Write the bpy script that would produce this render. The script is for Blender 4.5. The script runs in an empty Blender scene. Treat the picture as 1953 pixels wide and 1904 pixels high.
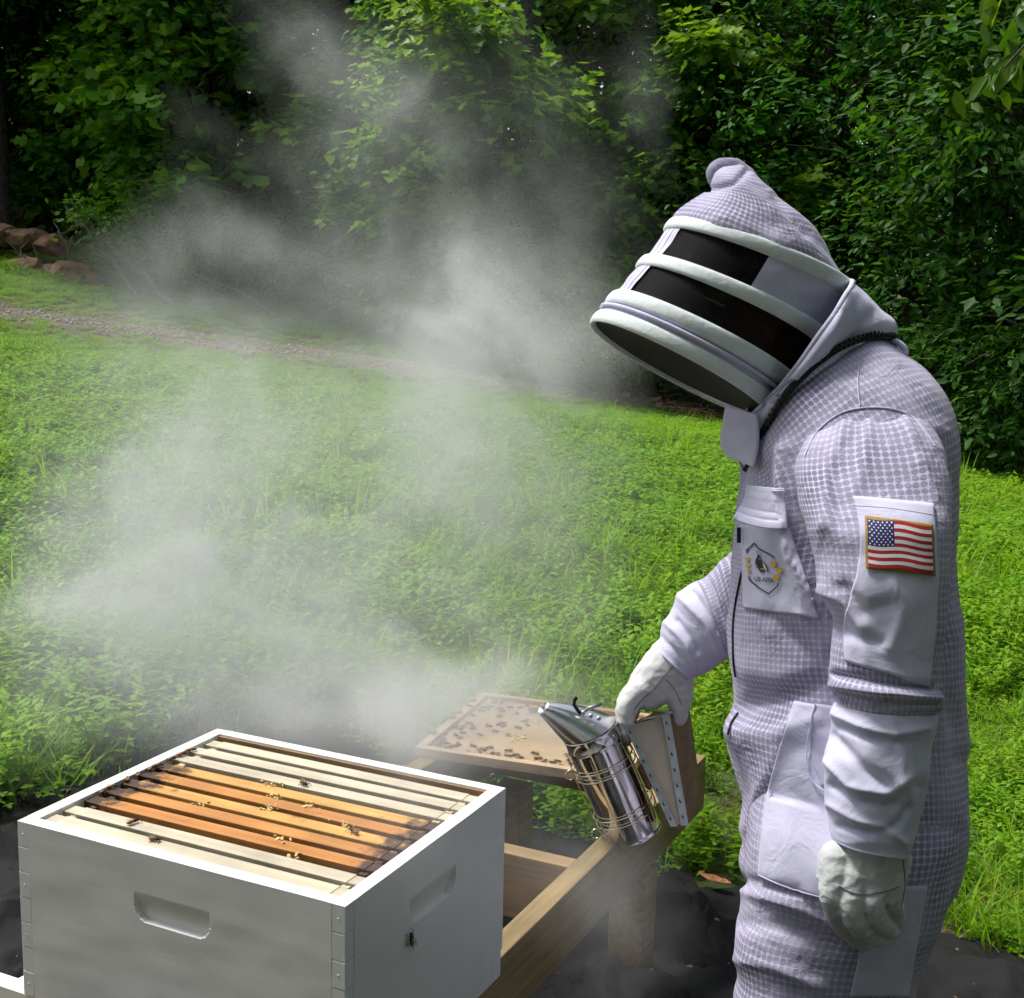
import bpy, bmesh, math, random
import numpy as np
from mathutils import Vector, Matrix, noise
from mathutils.bvhtree import BVHTree

R = math.radians
S = bpy.context.scene
COL = S.collection
rng = np.random.default_rng(7)
random.seed(7)

# ------------------------------------------------------------------ camera
CAM = np.array([0.0, 0.0, 1.40])
RT = np.array([0.99974675, 0.00377611, 0.02218501])
DN = np.array([0.02250408, -0.16775432, -0.98557194])
FW = np.array([0.0, 0.98582160, -0.16779681])
FOC = 2600.0
cam = bpy.data.cameras.new('camera')
cam.sensor_width = 36.0
cam.lens = 36.0 * FOC / 1953.0
cam.clip_start = 0.05
cam.clip_end = 600
co = bpy.data.objects.new('camera', cam)
COL.objects.link(co)
co.matrix_world = Matrix(((RT[0], -DN[0], -FW[0], CAM[0]), (RT[1], -DN[1], -FW[1], CAM[1]),
                          (RT[2], -DN[2], -FW[2], CAM[2]), (0, 0, 0, 1)))
S.camera = co

# ------------------------------------------------------------------ light
SUN_EL, SUN_AZ = R(64), R(-68)          # azimuth measured from +Y (away from camera) towards +X
w = bpy.data.worlds.new('World')
S.world = w
w.use_nodes = True
wn = w.node_tree
sky = wn.nodes.new('ShaderNodeTexSky')
sky.sky_type = 'NISHITA'
sky.sun_disc = False
sky.sun_elevation = SUN_EL
sky.sun_rotation = SUN_AZ
sky.air_density = 1.0
sky.dust_density = 3.0
bg = wn.nodes['Background']
hs = wn.nodes.new('ShaderNodeHueSaturation')
hs.inputs['Saturation'].default_value = 0.5
wn.links.new(sky.outputs[0], hs.inputs['Color'])
wn.links.new(hs.outputs[0], bg.inputs[0])
bg.inputs[1].default_value = 0.07
sl = bpy.data.lights.new('sun', 'SUN')
sl.energy = 1.5
sl.angle = R(12)
sl.color = (1.0, 0.97, 0.91)
so = bpy.data.objects.new('sun', sl)
COL.objects.link(so)
sd = Vector((math.sin(SUN_AZ) * math.cos(SUN_EL), math.cos(SUN_AZ) * math.cos(SUN_EL), math.sin(SUN_EL)))
so.rotation_euler = sd.to_track_quat('Z', 'Y').to_euler()
so.location = sd * 30
S.view_settings.view_transform = 'Standard'
S.view_settings.look = 'None'
S.view_settings.exposure = 1.42
S.view_settings.gamma = 1.0
S.view_settings.use_curve_mapping = False
S.render.engine = 'CYCLES'
cy = S.cycles
cy.use_denoising = True
cy.max_bounces = 5
cy.diffuse_bounces = 3
cy.glossy_bounces = 3
cy.transmission_bounces = 3
cy.transparent_max_bounces = 8
cy.use_adaptive_sampling = True
cy.adaptive_threshold = 0.024
cy.adaptive_min_samples = 12
cy.use_light_tree = False
cy.volume_bounces = 2
cy.volume_step_rate = 2.0
cy.volume_max_steps = 256
cy.caustics_reflective = False
cy.caustics_refractive = False
cy.sample_clamp_indirect = 6.0


SMOKE_K = 1.05

# ------------------------------------------------------------------ helpers
def P(px, py, d):
    """photo pixel (1953 px wide scale) at depth d metres along the lens axis -> world"""
    return CAM + d * (FW + (px - 976.5) / FOC * RT + (py - 952.0) / FOC * DN)


def proj(v):
    v = np.asarray(v) - CAM
    d = v @ FW
    return np.stack([976.5 + FOC * (v @ RT) / d, 952.0 + FOC * (v @ DN) / d, d], -1)


def tz(x, y):
    """terrain height"""
    x = np.asarray(x, float); y = np.asarray(y, float)
    f = np.clip((y - 3.0) / 4.0, 0, 1)
    f = f * f * (3 - 2 * f)
    z = 0.0115 * y * np.clip(2.2 - x, -7, 18) * f
    z = z + 0.02 * np.sin(x * 1.3 + y * 0.7) * f + 0.02 * np.sin(y * 1.1 - x * 0.4) * f
    z = z - 0.05 * np.clip((x - 0.35) / 0.8, 0, 1) * (1 - f)
    far = np.clip((y - 26) / 30, 0, 1)
    return z * (1 - far) + 1.2 * far


def ground(px, py):
    """where a pixel ray meets the terrain"""
    d = FW + (px - 976.5) / FOC * RT + (py - 952.0) / FOC * DN
    t = 1.5
    for i in range(4000):
        p = CAM + d * t
        if p[2] <= tz(p[0], p[1]):
            break
        t += 0.01
    return p


def link(o, parent=None):
    COL.objects.link(o)
    if parent is not None:
        o.parent = parent
    return o


def tag(o, label=None, cat=None, group=None, kind=None):
    if label: o['label'] = label
    if cat: o['category'] = cat
    if group: o['group'] = group
    if kind: o['kind'] = kind
    return o


def empty(name, loc, label, cat, group=None):
    o = bpy.data.objects.new(name, None)
    o.empty_display_size = 0.05
    o.location = loc
    link(o)
    return tag(o, label, cat, group)


def mesh_np(name, v, f, mat=None, parent=None, smooth=False, uv=None, col=None, world=True):
    """v (n,3); f list/array of faces; uv per-vertex; vertices are in world space when parented to an Empty"""
    me = bpy.data.meshes.new(name)
    v = np.asarray(v, float)
    if parent is not None and world:
        pl = parent
        off = np.zeros(3)
        while pl is not None:
            off += np.array(pl.location); pl = pl.parent
        v = v - off
    me.from_pydata(v.tolist(), [], f.tolist() if isinstance(f, np.ndarray) else f)
    if uv is not None:
        ul = me.uv_layers.new(name='UVMap')
        li = np.zeros(len(me.loops), dtype=np.int32)
        me.loops.foreach_get('vertex_index', li)
        ul.data.foreach_set('uv', np.asarray(uv, float)[li].ravel())
    if col is not None:
        ca = me.color_attributes.new('tint', 'FLOAT_COLOR', 'POINT')
        c = np.ones((len(v), 4)); c[:, :3] = col
        ca.data.foreach_set('color', c.ravel())
    if smooth:
        me.polygons.foreach_set('use_smooth', [True] * len(me.polygons))
    me.update()
    o = bpy.data.objects.new(name, me)
    if mat is not None:
        me.materials.append(mat)
    return link(o, parent)


class MB:
    def __init__(s):
        s.v = []; s.f = []

    def add(s, v, f):
        b = len(s.v)
        s.v.extend([tuple(map(float, p)) for p in v])
        s.f.extend([tuple(int(i) + b for i in q) for q in f])
        return s

    def box(s, o, ax, ay, az, bev=0.0):
        """o corner, ax ay az edge vectors"""
        o = np.array(o, float); ax = np.array(ax, float); ay = np.array(ay, float); az = np.array(az, float)
        if bev > 0:
            bm = bmesh.new()
            vs = [bm.verts.new(o + i * ax + j * ay + k * az) for i in (0, 1) for j in (0, 1) for k in (0, 1)]
            for q in ((0, 1, 3, 2), (4, 6, 7, 5), (0, 4, 5, 1), (2, 3, 7, 6), (0, 2, 6, 4), (1, 5, 7, 3)):
                bm.faces.new([vs[i] for i in q])
            bmesh.ops.recalc_face_normals(bm, faces=bm.faces)
            bmesh.ops.bevel(bm, geom=list(bm.edges), offset=bev, segments=2, profile=0.6, affect='EDGES')
            bm.verts.index_update()
            s.add([v.co[:] for v in bm.verts], [[v.index for v in f.verts] for f in bm.faces])
            bm.free()
            return s
        v = [o + i * ax + j * ay + k * az for i in (0, 1) for j in (0, 1) for k in (0, 1)]
        f = [(0, 1, 3, 2), (4, 6, 7, 5), (0, 4, 5, 1), (2, 3, 7, 6), (0, 2, 6, 4), (1, 5, 7, 3)]
        if np.dot(np.cross(ax, ay), az) < 0:
            f = [q[::-1] for q in f]
        return s.add(v, f)

    def tube(s, pts, rad, n=8, caps=True):
        pts = [np.array(p, float) for p in pts]
        m = len(pts)
        if np.isscalar(rad): rad = [rad] * m
        vs = []; fs = []
        up = None
        for i in range(m):
            t = pts[min(i + 1, m - 1)] - pts[max(i - 1, 0)]
            t = t / (np.linalg.norm(t) + 1e-12)
            if up is None:
                up = np.array([0, 0, 1.0]) if abs(t[2]) < 0.9 else np.array([1.0, 0, 0])
            a = np.cross(t, up); a /= np.linalg.norm(a) + 1e-12
            b = np.cross(a, t); up = b
            for k in range(n):
                th = 2 * math.pi * k / n
                vs.append(pts[i] + rad[i] * (math.cos(th) * a + math.sin(th) * b))
        for i in range(m - 1):
            for k in range(n):
                fs.append((i * n + k, i * n + (k + 1) % n, (i + 1) * n + (k + 1) % n, (i + 1) * n + k))
        if caps:
            fs.append(tuple(range(n)))
            fs.append(tuple((m - 1) * n + k for k in reversed(range(n))))
        return s.add(vs, fs)

    def sphere(s, c, r, n=10, m=7, ax=None):
        """ellipsoid, r scalar or 3, ax 3x3 rows of axes"""
        c = np.array(c, float); r = np.array([r] * 3 if np.isscalar(r) else r, float)
        ax = np.eye(3) if ax is None else np.array(ax, float)
        vs = [c + ax[2] * r[2]]
        for i in range(1, m):
            ph = math.pi * i / m
            for k in range(n):
                th = 2 * math.pi * k / n
                vs.append(c + ax[0] * r[0] * math.sin(ph) * math.cos(th) + ax[1] * r[1] * math.sin(ph) * math.sin(th) + ax[2] * r[2] * math.cos(ph))
        vs.append(c - ax[2] * r[2])
        fs = [(0, 1 + k, 1 + (k + 1) % n) for k in range(n)]
        for i in range(m - 2):
            for k in range(n):
                a = 1 + i * n
                fs.append((a + k, a + n + k, a + n + (k + 1) % n, a + (k + 1) % n))
        e = len(vs) - 1; a = 1 + (m - 2) * n
        fs += [(e, a + (k + 1) % n, a + k) for k in range(n)]
        return s.add(vs, fs)

    def build(s, name, mat, parent=None, smooth=False, **k):
        return mesh_np(name, np.array(s.v), s.f, mat, parent, smooth, **k)


def crom(keys, n):
    """Catmull-Rom resample of control rows (k,m) -> (n,m)"""
    K = np.asarray(keys, float)
    k = len(K)
    t = np.linspace(0, k - 1, n)
    i = np.clip(t.astype(int), 0, k - 2)
    u = (t - i)[:, None]
    p0 = K[np.clip(i - 1, 0, k - 1)]; p1 = K[i]; p2 = K[i + 1]; p3 = K[np.clip(i + 2, 0, k - 1)]
    return 0.5 * (2 * p1 + (p2 - p0) * u + (2 * p0 - 5 * p1 + 4 * p2 - p3) * u ** 2 + (3 * p1 - p0 - 3 * p2 + p3) * u ** 3)


def grid_faces(nr, nc, closed=True):
    f = []
    for i in range(nr - 1):
        for k in range(nc if closed else nc - 1):
            k2 = (k + 1) % nc
            f.append((i * nc + k, (i + 1) * nc + k, (i + 1) * nc + k2, i * nc + k2))
    return f


def fbm(p, sc, oc=3):
    return sum(noise.noise(Vector(p) * sc * 2 ** o) / 1.8 ** o for o in range(oc))


# ------------------------------------------------------------------ materials
def mat(name):
    m = bpy.data.materials.new(name)
    m.use_nodes = True
    nt = m.node_tree
    return m, nt, nt.nodes['Principled BSDF'], nt.nodes['Material Output']


def N(nt, typ, **kw):
    n = nt.nodes.new(typ)
    for k, v in kw.items():
        if k.startswith('i_'):
            key = k[2:]
            n.inputs[int(key) if key.isdigit() else key.replace('_', ' ')].default_value = v
        else:
            setattr(n, k, v)
    return n


def ramp(nt, stops, interp='LINEAR'):
    n = nt.nodes.new('ShaderNodeValToRGB')
    n.color_ramp.interpolation = interp
    e = n.color_ramp.elements
    while len(e) < len(stops): e.new(0.5)
    for el, (p, c) in zip(e, stops):
        el.position = p
        el.color = (*c, 1) if len(c) == 3 else c
    return n


def plain(name, c, rough=0.6, metal=0.0, var=0.12, nscale=30, bump=0.1, bdist=0.002, spec=0.4, coat=0):
    m, nt, b, out = mat(name)
    tc = N(nt, 'ShaderNodeTexCoord')
    nz = N(nt, 'ShaderNodeTexNoise', i_Scale=nscale, i_Detail=6.0)
    nt.links.new(tc.outputs['Object'], nz.inputs['Vector'])
    c = np.array(c)
    r = ramp(nt, [(0.3, tuple(c * (1 - var))), (0.7, tuple(np.minimum(c * (1 + var), 1)))])
    nt.links.new(nz.outputs[0], r.inputs[0])
    nt.links.new(r.outputs[0], b.inputs['Base Color'])
    b.inputs['Roughness'].default_value = rough
    b.inputs['Metallic'].default_value = metal
    b.inputs['Specular IOR Level'].default_value = spec
    if bump:
        bp = N(nt, 'ShaderNodeBump', i_Strength=bump, i_Distance=bdist)
        nt.links.new(nz.outputs[0], bp.inputs['Height'])
        nt.links.new(bp.outputs[0], b.inputs['Normal'])
    return m


def foliage(name, c_dark, c_light, trans=0.35, rough=0.45, attr=True):
    m, nt, b, out = mat(name)
    if attr:
        at = N(nt, 'ShaderNodeAttribute', attribute_name='tint')
        oi = N(nt, 'ShaderNodeObjectInfo')
        sep = N(nt, 'ShaderNodeSeparateColor')
        nt.links.new(at.outputs['Color'], sep.inputs[0])
        mx = N(nt, 'ShaderNodeMix', data_type='RGBA')
        mx.inputs['A'].default_value = (*c_dark, 1)
        mx.inputs['B'].default_value = (*c_light, 1)
        nt.links.new(sep.outputs[0], mx.inputs['Factor'])
        hs = N(nt, 'ShaderNodeHueSaturation')
        mr = N(nt, 'ShaderNodeMapRange', i_To_Min=0.485, i_To_Max=0.515)
        nt.links.new(oi.outputs['Random'], mr.inputs[0])
        nt.links.new(mr.outputs[0], hs.inputs['Hue'])
        nt.links.new(mx.outputs['Result'], hs.inputs['Color'])
        da = N(nt, 'ShaderNodeAttribute', attribute_name='dry')
        dm = N(nt, 'ShaderNodeMix', data_type='RGBA')
        dm.inputs['B'].default_value = (0.42, 0.33, 0.13, 1)
        nt.links.new(da.outputs['Fac'], dm.inputs['Factor'])
        nt.links.new(hs.outputs[0], dm.inputs['A'])
        colr = dm.outputs['Result']
        nt.links.new(colr, b.inputs['Base Color'])
    b.inputs['Roughness'].default_value = rough
    b.inputs['Specular IOR Level'].default_value = 0.35
    tr = N(nt, 'ShaderNodeBsdfTranslucent')
    g = N(nt, 'ShaderNodeMix', data_type='RGBA', blend_type='MULTIPLY')
    g.inputs['Factor'].default_value = 1
    g.inputs['B'].default_value = (1.35, 1.25, 0.45, 1)
    nt.links.new(colr, g.inputs['A'])
    nt.links.new(g.outputs['Result'], tr.inputs['Color'])
    ms = N(nt, 'ShaderNodeMixShader')
    ms.inputs[0].default_value = trans
    nt.links.new(b.outputs[0], ms.inputs[1])
    nt.links.new(tr.outputs[0], ms.inputs[2])
    nt.links.new(ms.outputs[0], out.inputs['Surface'])
    return m


def wood(name, c1, c2, axis=(1, 0, 0), scale=14.0, stain=None, rough=0.65, dirt=0.0):
    """grain stretched along the world axis given"""
    m, nt, b, out = mat(name)
    tc = N(nt, 'ShaderNodeTexCoord')
    oi = N(nt, 'ShaderNodeObjectInfo')
    mp = N(nt, 'ShaderNodeMapping')
    ang = math.atan2(axis[1], axis[0])
    mp.vector_type = 'TEXTURE'
    mp.inputs['Rotation'].default_value = (0, 0, ang)
    mp.inputs['Scale'].default_value = (18, 1, 1)
    add = N(nt, 'ShaderNodeVectorMath', operation='ADD')
    mul = N(nt, 'ShaderNodeVectorMath', operation='SCALE')
    mul.inputs['Scale'].default_value = 7.0
    nt.links.new(oi.outputs['Random'], mul.inputs[0])
    nt.links.new(tc.outputs['Object'], add.inputs[0])
    nt.links.new(mul.outputs[0], add.inputs[1])
    nt.links.new(add.outputs[0], mp.inputs[0])
    nz = N(nt, 'ShaderNodeTexNoise', i_Scale=scale * 6, i_Detail=5.0, i_Roughness=0.6)
    nt.links.new(mp.outputs[0], nz.inputs['Vector'])
    r = ramp(nt, [(0.3, c1), (0.7, c2)])
    nt.links.new(nz.outputs[0], r.inputs[0])
    colr = r.outputs[0]
    big = N(nt, 'ShaderNodeTexNoise', i_Scale=9.0, i_Detail=4.0)
    nt.links.new(add.outputs[0], big.inputs['Vector'])
    rb = ramp(nt, [(0.35, (0.72, 0.72, 0.72)), (0.65, (1.1, 1.08, 1.05))])
    nt.links.new(big.outputs[0], rb.inputs[0])
    mm = N(nt, 'ShaderNodeMix', data_type='RGBA', blend_type='MULTIPLY')
    mm.inputs['Factor'].default_value = 0.8
    nt.links.new(colr, mm.inputs['A']); nt.links.new(rb.outputs[0], mm.inputs['B'])
    colr = mm.outputs['Result']
    if stain:
        st = N(nt, 'ShaderNodeTexNoise', i_Scale=28.0, i_Detail=5.0, i_Roughness=0.65)
        nt.links.new(add.outputs[0], st.inputs['Vector'])
        uvn = N(nt, 'ShaderNodeUVMap')
        sx = N(nt, 'ShaderNodeSeparateXYZ')
        nt.links.new(uvn.outputs[0], sx.inputs[0])
        # uv.x runs -1..1 along the bar; propolis gathers at the ends
        ab = N(nt, 'ShaderNodeMath', operation='ABSOLUTE')
        nt.links.new(sx.outputs[0], ab.inputs[0])
        mr = N(nt, 'ShaderNodeMapRange', i_From_Min=0.66, i_From_Max=0.92, i_To_Min=-0.13, i_To_Max=0.24)
        nt.links.new(ab.outputs[0], mr.inputs[0])
        sm = N(nt, 'ShaderNodeMath', operation='ADD')
        nt.links.new(st.outputs[0], sm.inputs[0]); nt.links.new(mr.outputs[0], sm.inputs[1])
        rs = ramp(nt, [(0.5, (0, 0, 0)), (0.66, (1, 1, 1))])
        nt.links.new(sm.outputs[0], rs.inputs[0])
        mx = N(nt, 'ShaderNodeMix', data_type='RGBA')
        mx.inputs['B'].default_value = (*stain, 1)
        nt.links.new(rs.outputs[0], mx.inputs['Factor'])
        nt.links.new(colr, mx.inputs['A'])
        colr = mx.outputs['Result']
    nt.links.new(colr, b.inputs['Base Color'])
    b.inputs['Roughness'].default_value = rough
    bp = N(nt, 'ShaderNodeBump', i_Strength=0.25, i_Distance=0.001)
    nt.links.new(nz.outputs[0], bp.inputs['Height'])
    nt.links.new(bp.outputs[0], b.inputs['Normal'])
    return m


def fabric_mesh(name, c_line, c_cell, cell=0.0092):
    """ventilated three-layer mesh cloth: rows of round cells; UV is in metres"""
    m, nt, b, out = mat(name)
    uv = N(nt, 'ShaderNodeUVMap')
    mp = N(nt, 'ShaderNodeMapping')
    mp.inputs['Scale'].default_value = (1 / cell, 1 / (cell * 1.13), 1)
    nt.links.new(uv.outputs[0], mp.inputs[0])
    vo = N(nt, 'ShaderNodeTexVoronoi', voronoi_dimensions='2D', feature='F1')
    vo.inputs['Scale'].default_value = 1.0
    vo.inputs['Randomness'].default_value = 0.06
    nt.links.new(mp.outputs[0], vo.inputs['Vector'])
    r = ramp(nt, [(0.40, (0, 0, 0)), (0.5, (1, 1, 1))])
    nt.links.new(vo.outputs['Distance'], r.inputs[0])
    tc = N(nt, 'ShaderNodeTexCoord')
    nz = N(nt, 'ShaderNodeTexNoise', i_Scale=9.0, i_Detail=4.0)
    nt.links.new(tc.outputs['Object'], nz.inputs['Vector'])
    # how far the outer net hugs the cells varies over the suit
    rn = ramp(nt, [(0.32, (0.7, 0.7, 0.7)), (0.66, (0.0, 0.0, 0.0))])
    nt.links.new(nz.outputs[0], rn.inputs[0])
    mxf = N(nt, 'ShaderNodeMath', operation='MAXIMUM')
    nt.links.new(r.outputs[0], mxf.inputs[0]); nt.links.new(rn.outputs[0], mxf.inputs[1])
    mx = N(nt, 'ShaderNodeMix', data_type='RGBA')
    mx.inputs['A'].default_value = (*c_cell, 1); mx.inputs['B'].default_value = (*c_line, 1)
    nt.links.new(mxf.outputs[0], mx.inputs['Factor'])
    nt.links.new(mx.outputs['Result'], b.inputs['Base Color'])
    b.inputs['Roughness'].default_value = 0.85
    b.inputs['Specular IOR Level'].default_value = 0.15
    b.inputs['Sheen Weight'].default_value = 0.1
    wz = N(nt, 'ShaderNodeTexNoise', i_Scale=15.0, i_Detail=4.0, i_Distortion=1.4)
    nt.links.new(tc.outputs['Object'], wz.inputs['Vector'])
    b0 = N(nt, 'ShaderNodeBump', i_Strength=0.6, i_Distance=0.009)
    nt.links.new(wz.outputs[0], b0.inputs['Height'])
    bp = N(nt, 'ShaderNodeBump', i_Strength=0.2, i_Distance=0.0012)
    nt.links.new(b0.outputs[0], bp.inputs['Normal'])
    nt.links.new(r.outputs[0], bp.inputs['Height'])
    nt.links.new(bp.outputs[0], b.inputs['Normal'])
    return m


def cloth(name, c, wrinkle=0.5, scale=14):
    m, nt, b, out = mat(name)
    tc = N(nt, 'ShaderNodeTexCoord')
    nz = N(nt, 'ShaderNodeTexNoise', i_Scale=scale, i_Detail=5.0, i_Distortion=1.3)
    nt.links.new(tc.outputs['Object'], nz.inputs['Vector'])
    fi = N(nt, 'ShaderNodeTexNoise', i_Scale=900.0, i_Detail=2.0)
    nt.links.new(tc.outputs['Object'], fi.inputs['Vector'])
    c = np.array(c)
    r = ramp(nt, [(0.3, tuple(c * 0.93)), (0.7, tuple(np.minimum(c * 1.04, 1)))])
    nt.links.new(nz.outputs[0], r.inputs[0])
    nt.links.new(r.outputs[0], b.inputs['Base Color'])
    b.inputs['Roughness'].default_value = 0.8
    b.inputs['Specular IOR Level'].default_value = 0.2
    b.inputs['Sheen Weight'].default_value = 0.1
    b1 = N(nt, 'ShaderNodeBump', i_Strength=wrinkle, i_Distance=0.006)
    nt.links.new(nz.outputs[0], b1.inputs['Height'])
    b2 = N(nt, 'ShaderNodeBump', i_Strength=0.15, i_Distance=0.0006)
    nt.links.new(fi.outputs[0], b2.inputs['Height'])
    nt.links.new(b1.outputs[0], b2.inputs['Normal'])
    nt.links.new(b2.outputs[0], b.inputs['Normal'])
    return m


M = {}
M['leaf'] = foliage('leaf_green', (0.05, 0.17, 0.016), (0.235, 0.44, 0.035), trans=0.5)
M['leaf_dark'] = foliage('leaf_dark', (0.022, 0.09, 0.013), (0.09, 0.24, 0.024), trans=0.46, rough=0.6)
M['leaf_tip'] = foliage('leaf_yellowgreen', (0.04, 0.13, 0.012), (0.16, 0.26, 0.02), trans=0.45)
M['grass'] = foliage('grass_blades', (0.09, 0.235, 0.008), (0.275, 0.49, 0.02), trans=0.5, rough=0.55)
M['bark'] = plain('bark', (0.055, 0.043, 0.033), 0.9, var=0.5, nscale=14, bump=0.9, bdist=0.02)
M['deadwood'] = plain('deadwood', (0.13, 0.105, 0.085), 0.9, var=0.4, nscale=25, bump=0.7, bdist=0.01)
M['rock'] = plain('rust_stone', (0.19, 0.11, 0.065), 0.9, var=0.55, nscale=5, bump=0.8, bdist=0.03)
m, nt, b, out = mat('white_paint')
tc = N(nt, 'ShaderNodeTexCoord')
mp = N(nt, 'ShaderNodeMapping')
mp.vector_type = 'TEXTURE'
mp.inputs['Rotation'].default_value = (0, 0, -0.4515)
mp.inputs['Scale'].default_value = (14, 14, 1)
nt.links.new(tc.outputs['Object'], mp.inputs[0])
n1 = N(nt, 'ShaderNodeTexNoise', i_Scale=260.0, i_Detail=4.0, i_Roughness=0.6)
nt.links.new(mp.outputs[0], n1.inputs['Vector'])
n2 = N(nt, 'ShaderNodeTexNoise', i_Scale=11.0, i_Detail=7.0, i_Roughness=0.65)
nt.links.new(tc.outputs['Object'], n2.inputs['Vector'])
r1 = ramp(nt, [(0.3, (0.73, 0.74, 0.735)), (0.6, (0.79, 0.795, 0.785))])
nt.links.new(n2.outputs[0], r1.inputs[0])
nt.links.new(r1.outputs[0], b.inputs['Base Color'])
b.inputs['Roughness'].default_value = 0.45
bp = N(nt, 'ShaderNodeBump', i_Strength=0.14, i_Distance=0.0006)
nt.links.new(n1.outputs[0], bp.inputs['Height'])
nt.links.new(bp.outputs[0], b.inputs['Normal'])
M['paint'] = m
M['suitmesh'] = fabric_mesh('vent_mesh', (0.535, 0.51, 0.67), (0.215, 0.20, 0.305))
M['cloth'] = cloth('lavender_cloth', (0.60, 0.59, 0.765), 0.6, 17)
M['band'] = cloth('hoop_webbing', (0.70, 0.76, 0.77), 0.2, 60)
M['leather'] = cloth('glove_leather', (0.58, 0.60, 0.60), 0.5, 40)
M['leather2'] = cloth('glove_leather_pale', (0.68, 0.68, 0.68), 0.4, 30)
M['black'] = plain('black_plastic', (0.012, 0.012, 0.013), 0.4, var=0.2)
M['steel'] = plain('stainless_steel', (0.74, 0.735, 0.73), 0.09, 1.0, var=0.04, nscale=8, bump=0.02)
M['brushed'] = plain('brushed_steel', (0.80, 0.80, 0.80), 0.26, 1.0, var=0.05, nscale=80, bump=0.05)
M['galv'] = plain('galvanised_strip', (0.55, 0.60, 0.62), 0.32, 1.0, var=0.15, nscale=60)
M['brass'] = plain('brassy_wire', (0.74, 0.68, 0.50), 0.22, 1.0, var=0.1)
M['beige_leather'] = plain('bellows_leather', (0.56, 0.49, 0.39), 0.6, var=0.12, nscale=20, bump=0.2)
M['boot'] = plain('boot_rubber', (0.02, 0.02, 0.018), 0.5)
M['skin'] = plain('skin', (0.27, 0.15, 0.105), 0.5, var=0.08)
M['bee'] = plain('bee_body', (0.035, 0.02, 0.008), 0.5, var=0.7, nscale=400)
M['beestripe'] = plain('bee_amber', (0.30, 0.13, 0.02), 0.5, var=0.5, nscale=500)
M['wax'] = plain('burr_wax', (0.66, 0.52, 0.22), 0.5, var=0.35, nscale=200)
M['litter'] = plain('dead_leaves', (0.24, 0.13, 0.075), 0.9, var=0.5, nscale=40)
M['gravel'] = plain('gravel_stone', (0.27, 0.24, 0.21), 0.9, var=0.35, nscale=30)

# veil netting: dark mesh one can faintly see through
m, nt, b, out = mat('veil_net')
b.inputs['Base Color'].default_value = (0.006, 0.0055, 0.0065, 1)
b.inputs['Roughness'].default_value = 0.7
b.inputs['Specular IOR Level'].default_value = 0.2
tp = N(nt, 'ShaderNodeBsdfTransparent')
tp.inputs[0].default_value = (0.6, 0.55, 0.54, 1)
ms = N(nt, 'ShaderNodeMixShader'); ms.inputs[0].default_value = 0.42
nt.links.new(b.outputs[0], ms.inputs[1]); nt.links.new(tp.outputs[0], ms.inputs[2])
nt.links.new(ms.outputs[0], out.inputs['Surface'])
M['veil'] = m
M['veil_dense'] = m.copy()
for q_ in M['veil_dense'].node_tree.nodes:
    if q_.type == 'MIX_SHADER': q_.inputs[0].default_value = 0.04

m, nt, b, out = mat('tinted')          # flat colours carried by the 'tint' attribute (embroidery, print)
at = N(nt, 'ShaderNodeAttribute', attribute_name='tint')
nt.links.new(at.outputs['Color'], b.inputs['Base Color'])
b.inputs['Roughness'].default_value = 0.75
M['tint'] = m

# ground soil + thatch
m, nt, b, out = mat('soil')
tc = N(nt, 'ShaderNodeTexCoord')
n1 = N(nt, 'ShaderNodeTexNoise', i_Scale=1.3, i_Detail=8.0, i_Roughness=0.65)
n2 = N(nt, 'ShaderNodeTexNoise', i_Scale=24.0, i_Detail=6.0, i_Roughness=0.7)
nt.links.new(tc.outputs['Object'], n1.inputs['Vector']); nt.links.new(tc.outputs['Object'], n2.inputs['Vector'])
r1 = ramp(nt, [(0.38, (0.045, 0.085, 0.012)), (0.60, (0.10, 0.075, 0.040))])
r2 = ramp(nt, [(0.3, (0.55, 0.55, 0.55)), (0.7, (1.3, 1.3, 1.3))])
nt.links.new(n1.outputs[0], r1.inputs[0]); nt.links.new(n2.outputs[0], r2.inputs[0])
mx = N(nt, 'ShaderNodeMix', data_type='RGBA', blend_type='MULTIPLY'); mx.inputs['Factor'].default_value = 1
nt.links.new(r1.outputs[0], mx.inputs['A']); nt.links.new(r2.outputs[0], mx.inputs['B'])
nt.links.new(mx.outputs['Result'], b.inputs['Base Color'])
b.inputs['Roughness'].default_value = 0.95
bp = N(nt, 'ShaderNodeBump', i_Strength=0.7, i_Distance=0.02)
nt.links.new(n2.outputs[0], bp.inputs['Height']); nt.links.new(bp.outputs[0], b.inputs['Normal'])
M['soil'] = m

m, nt, b, out = mat('track_dirt')
tc = N(nt, 'ShaderNodeTexCoord')
n1 = N(nt, 'ShaderNodeTexNoise', i_Scale=2.5, i_Detail=8.0, i_Roughness=0.7)
n2 = N(nt, 'ShaderNodeTexNoise', i_Scale=40.0, i_Detail=6.0, i_Roughness=0.75)
nt.links.new(tc.outputs['Object'], n1.inputs['Vector']); nt.links.new(tc.outputs['Object'], n2.inputs['Vector'])
r1 = ramp(nt, [(0.35, (0.10, 0.08, 0.045)), (0.65, (0.17, 0.145, 0.095))])
r2 = ramp(nt, [(0.3, (0.5, 0.5, 0.5)), (0.7, (1.35, 1.3, 1.25))])
nt.links.new(n1.outputs[0], r1.inputs[0]); nt.links.new(n2.outputs[0], r2.inputs[0])
mx = N(nt, 'ShaderNodeMix', data_type='RGBA', blend_type='MULTIPLY'); mx.inputs['Factor'].default_value = 1
nt.links.new(r1.outputs[0], mx.inputs['A']); nt.links.new(r2.outputs[0], mx.inputs['B'])
nt.links.new(mx.outputs['Result'], b.inputs['Base Color'])
b.inputs['Roughness'].default_value = 0.95
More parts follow.
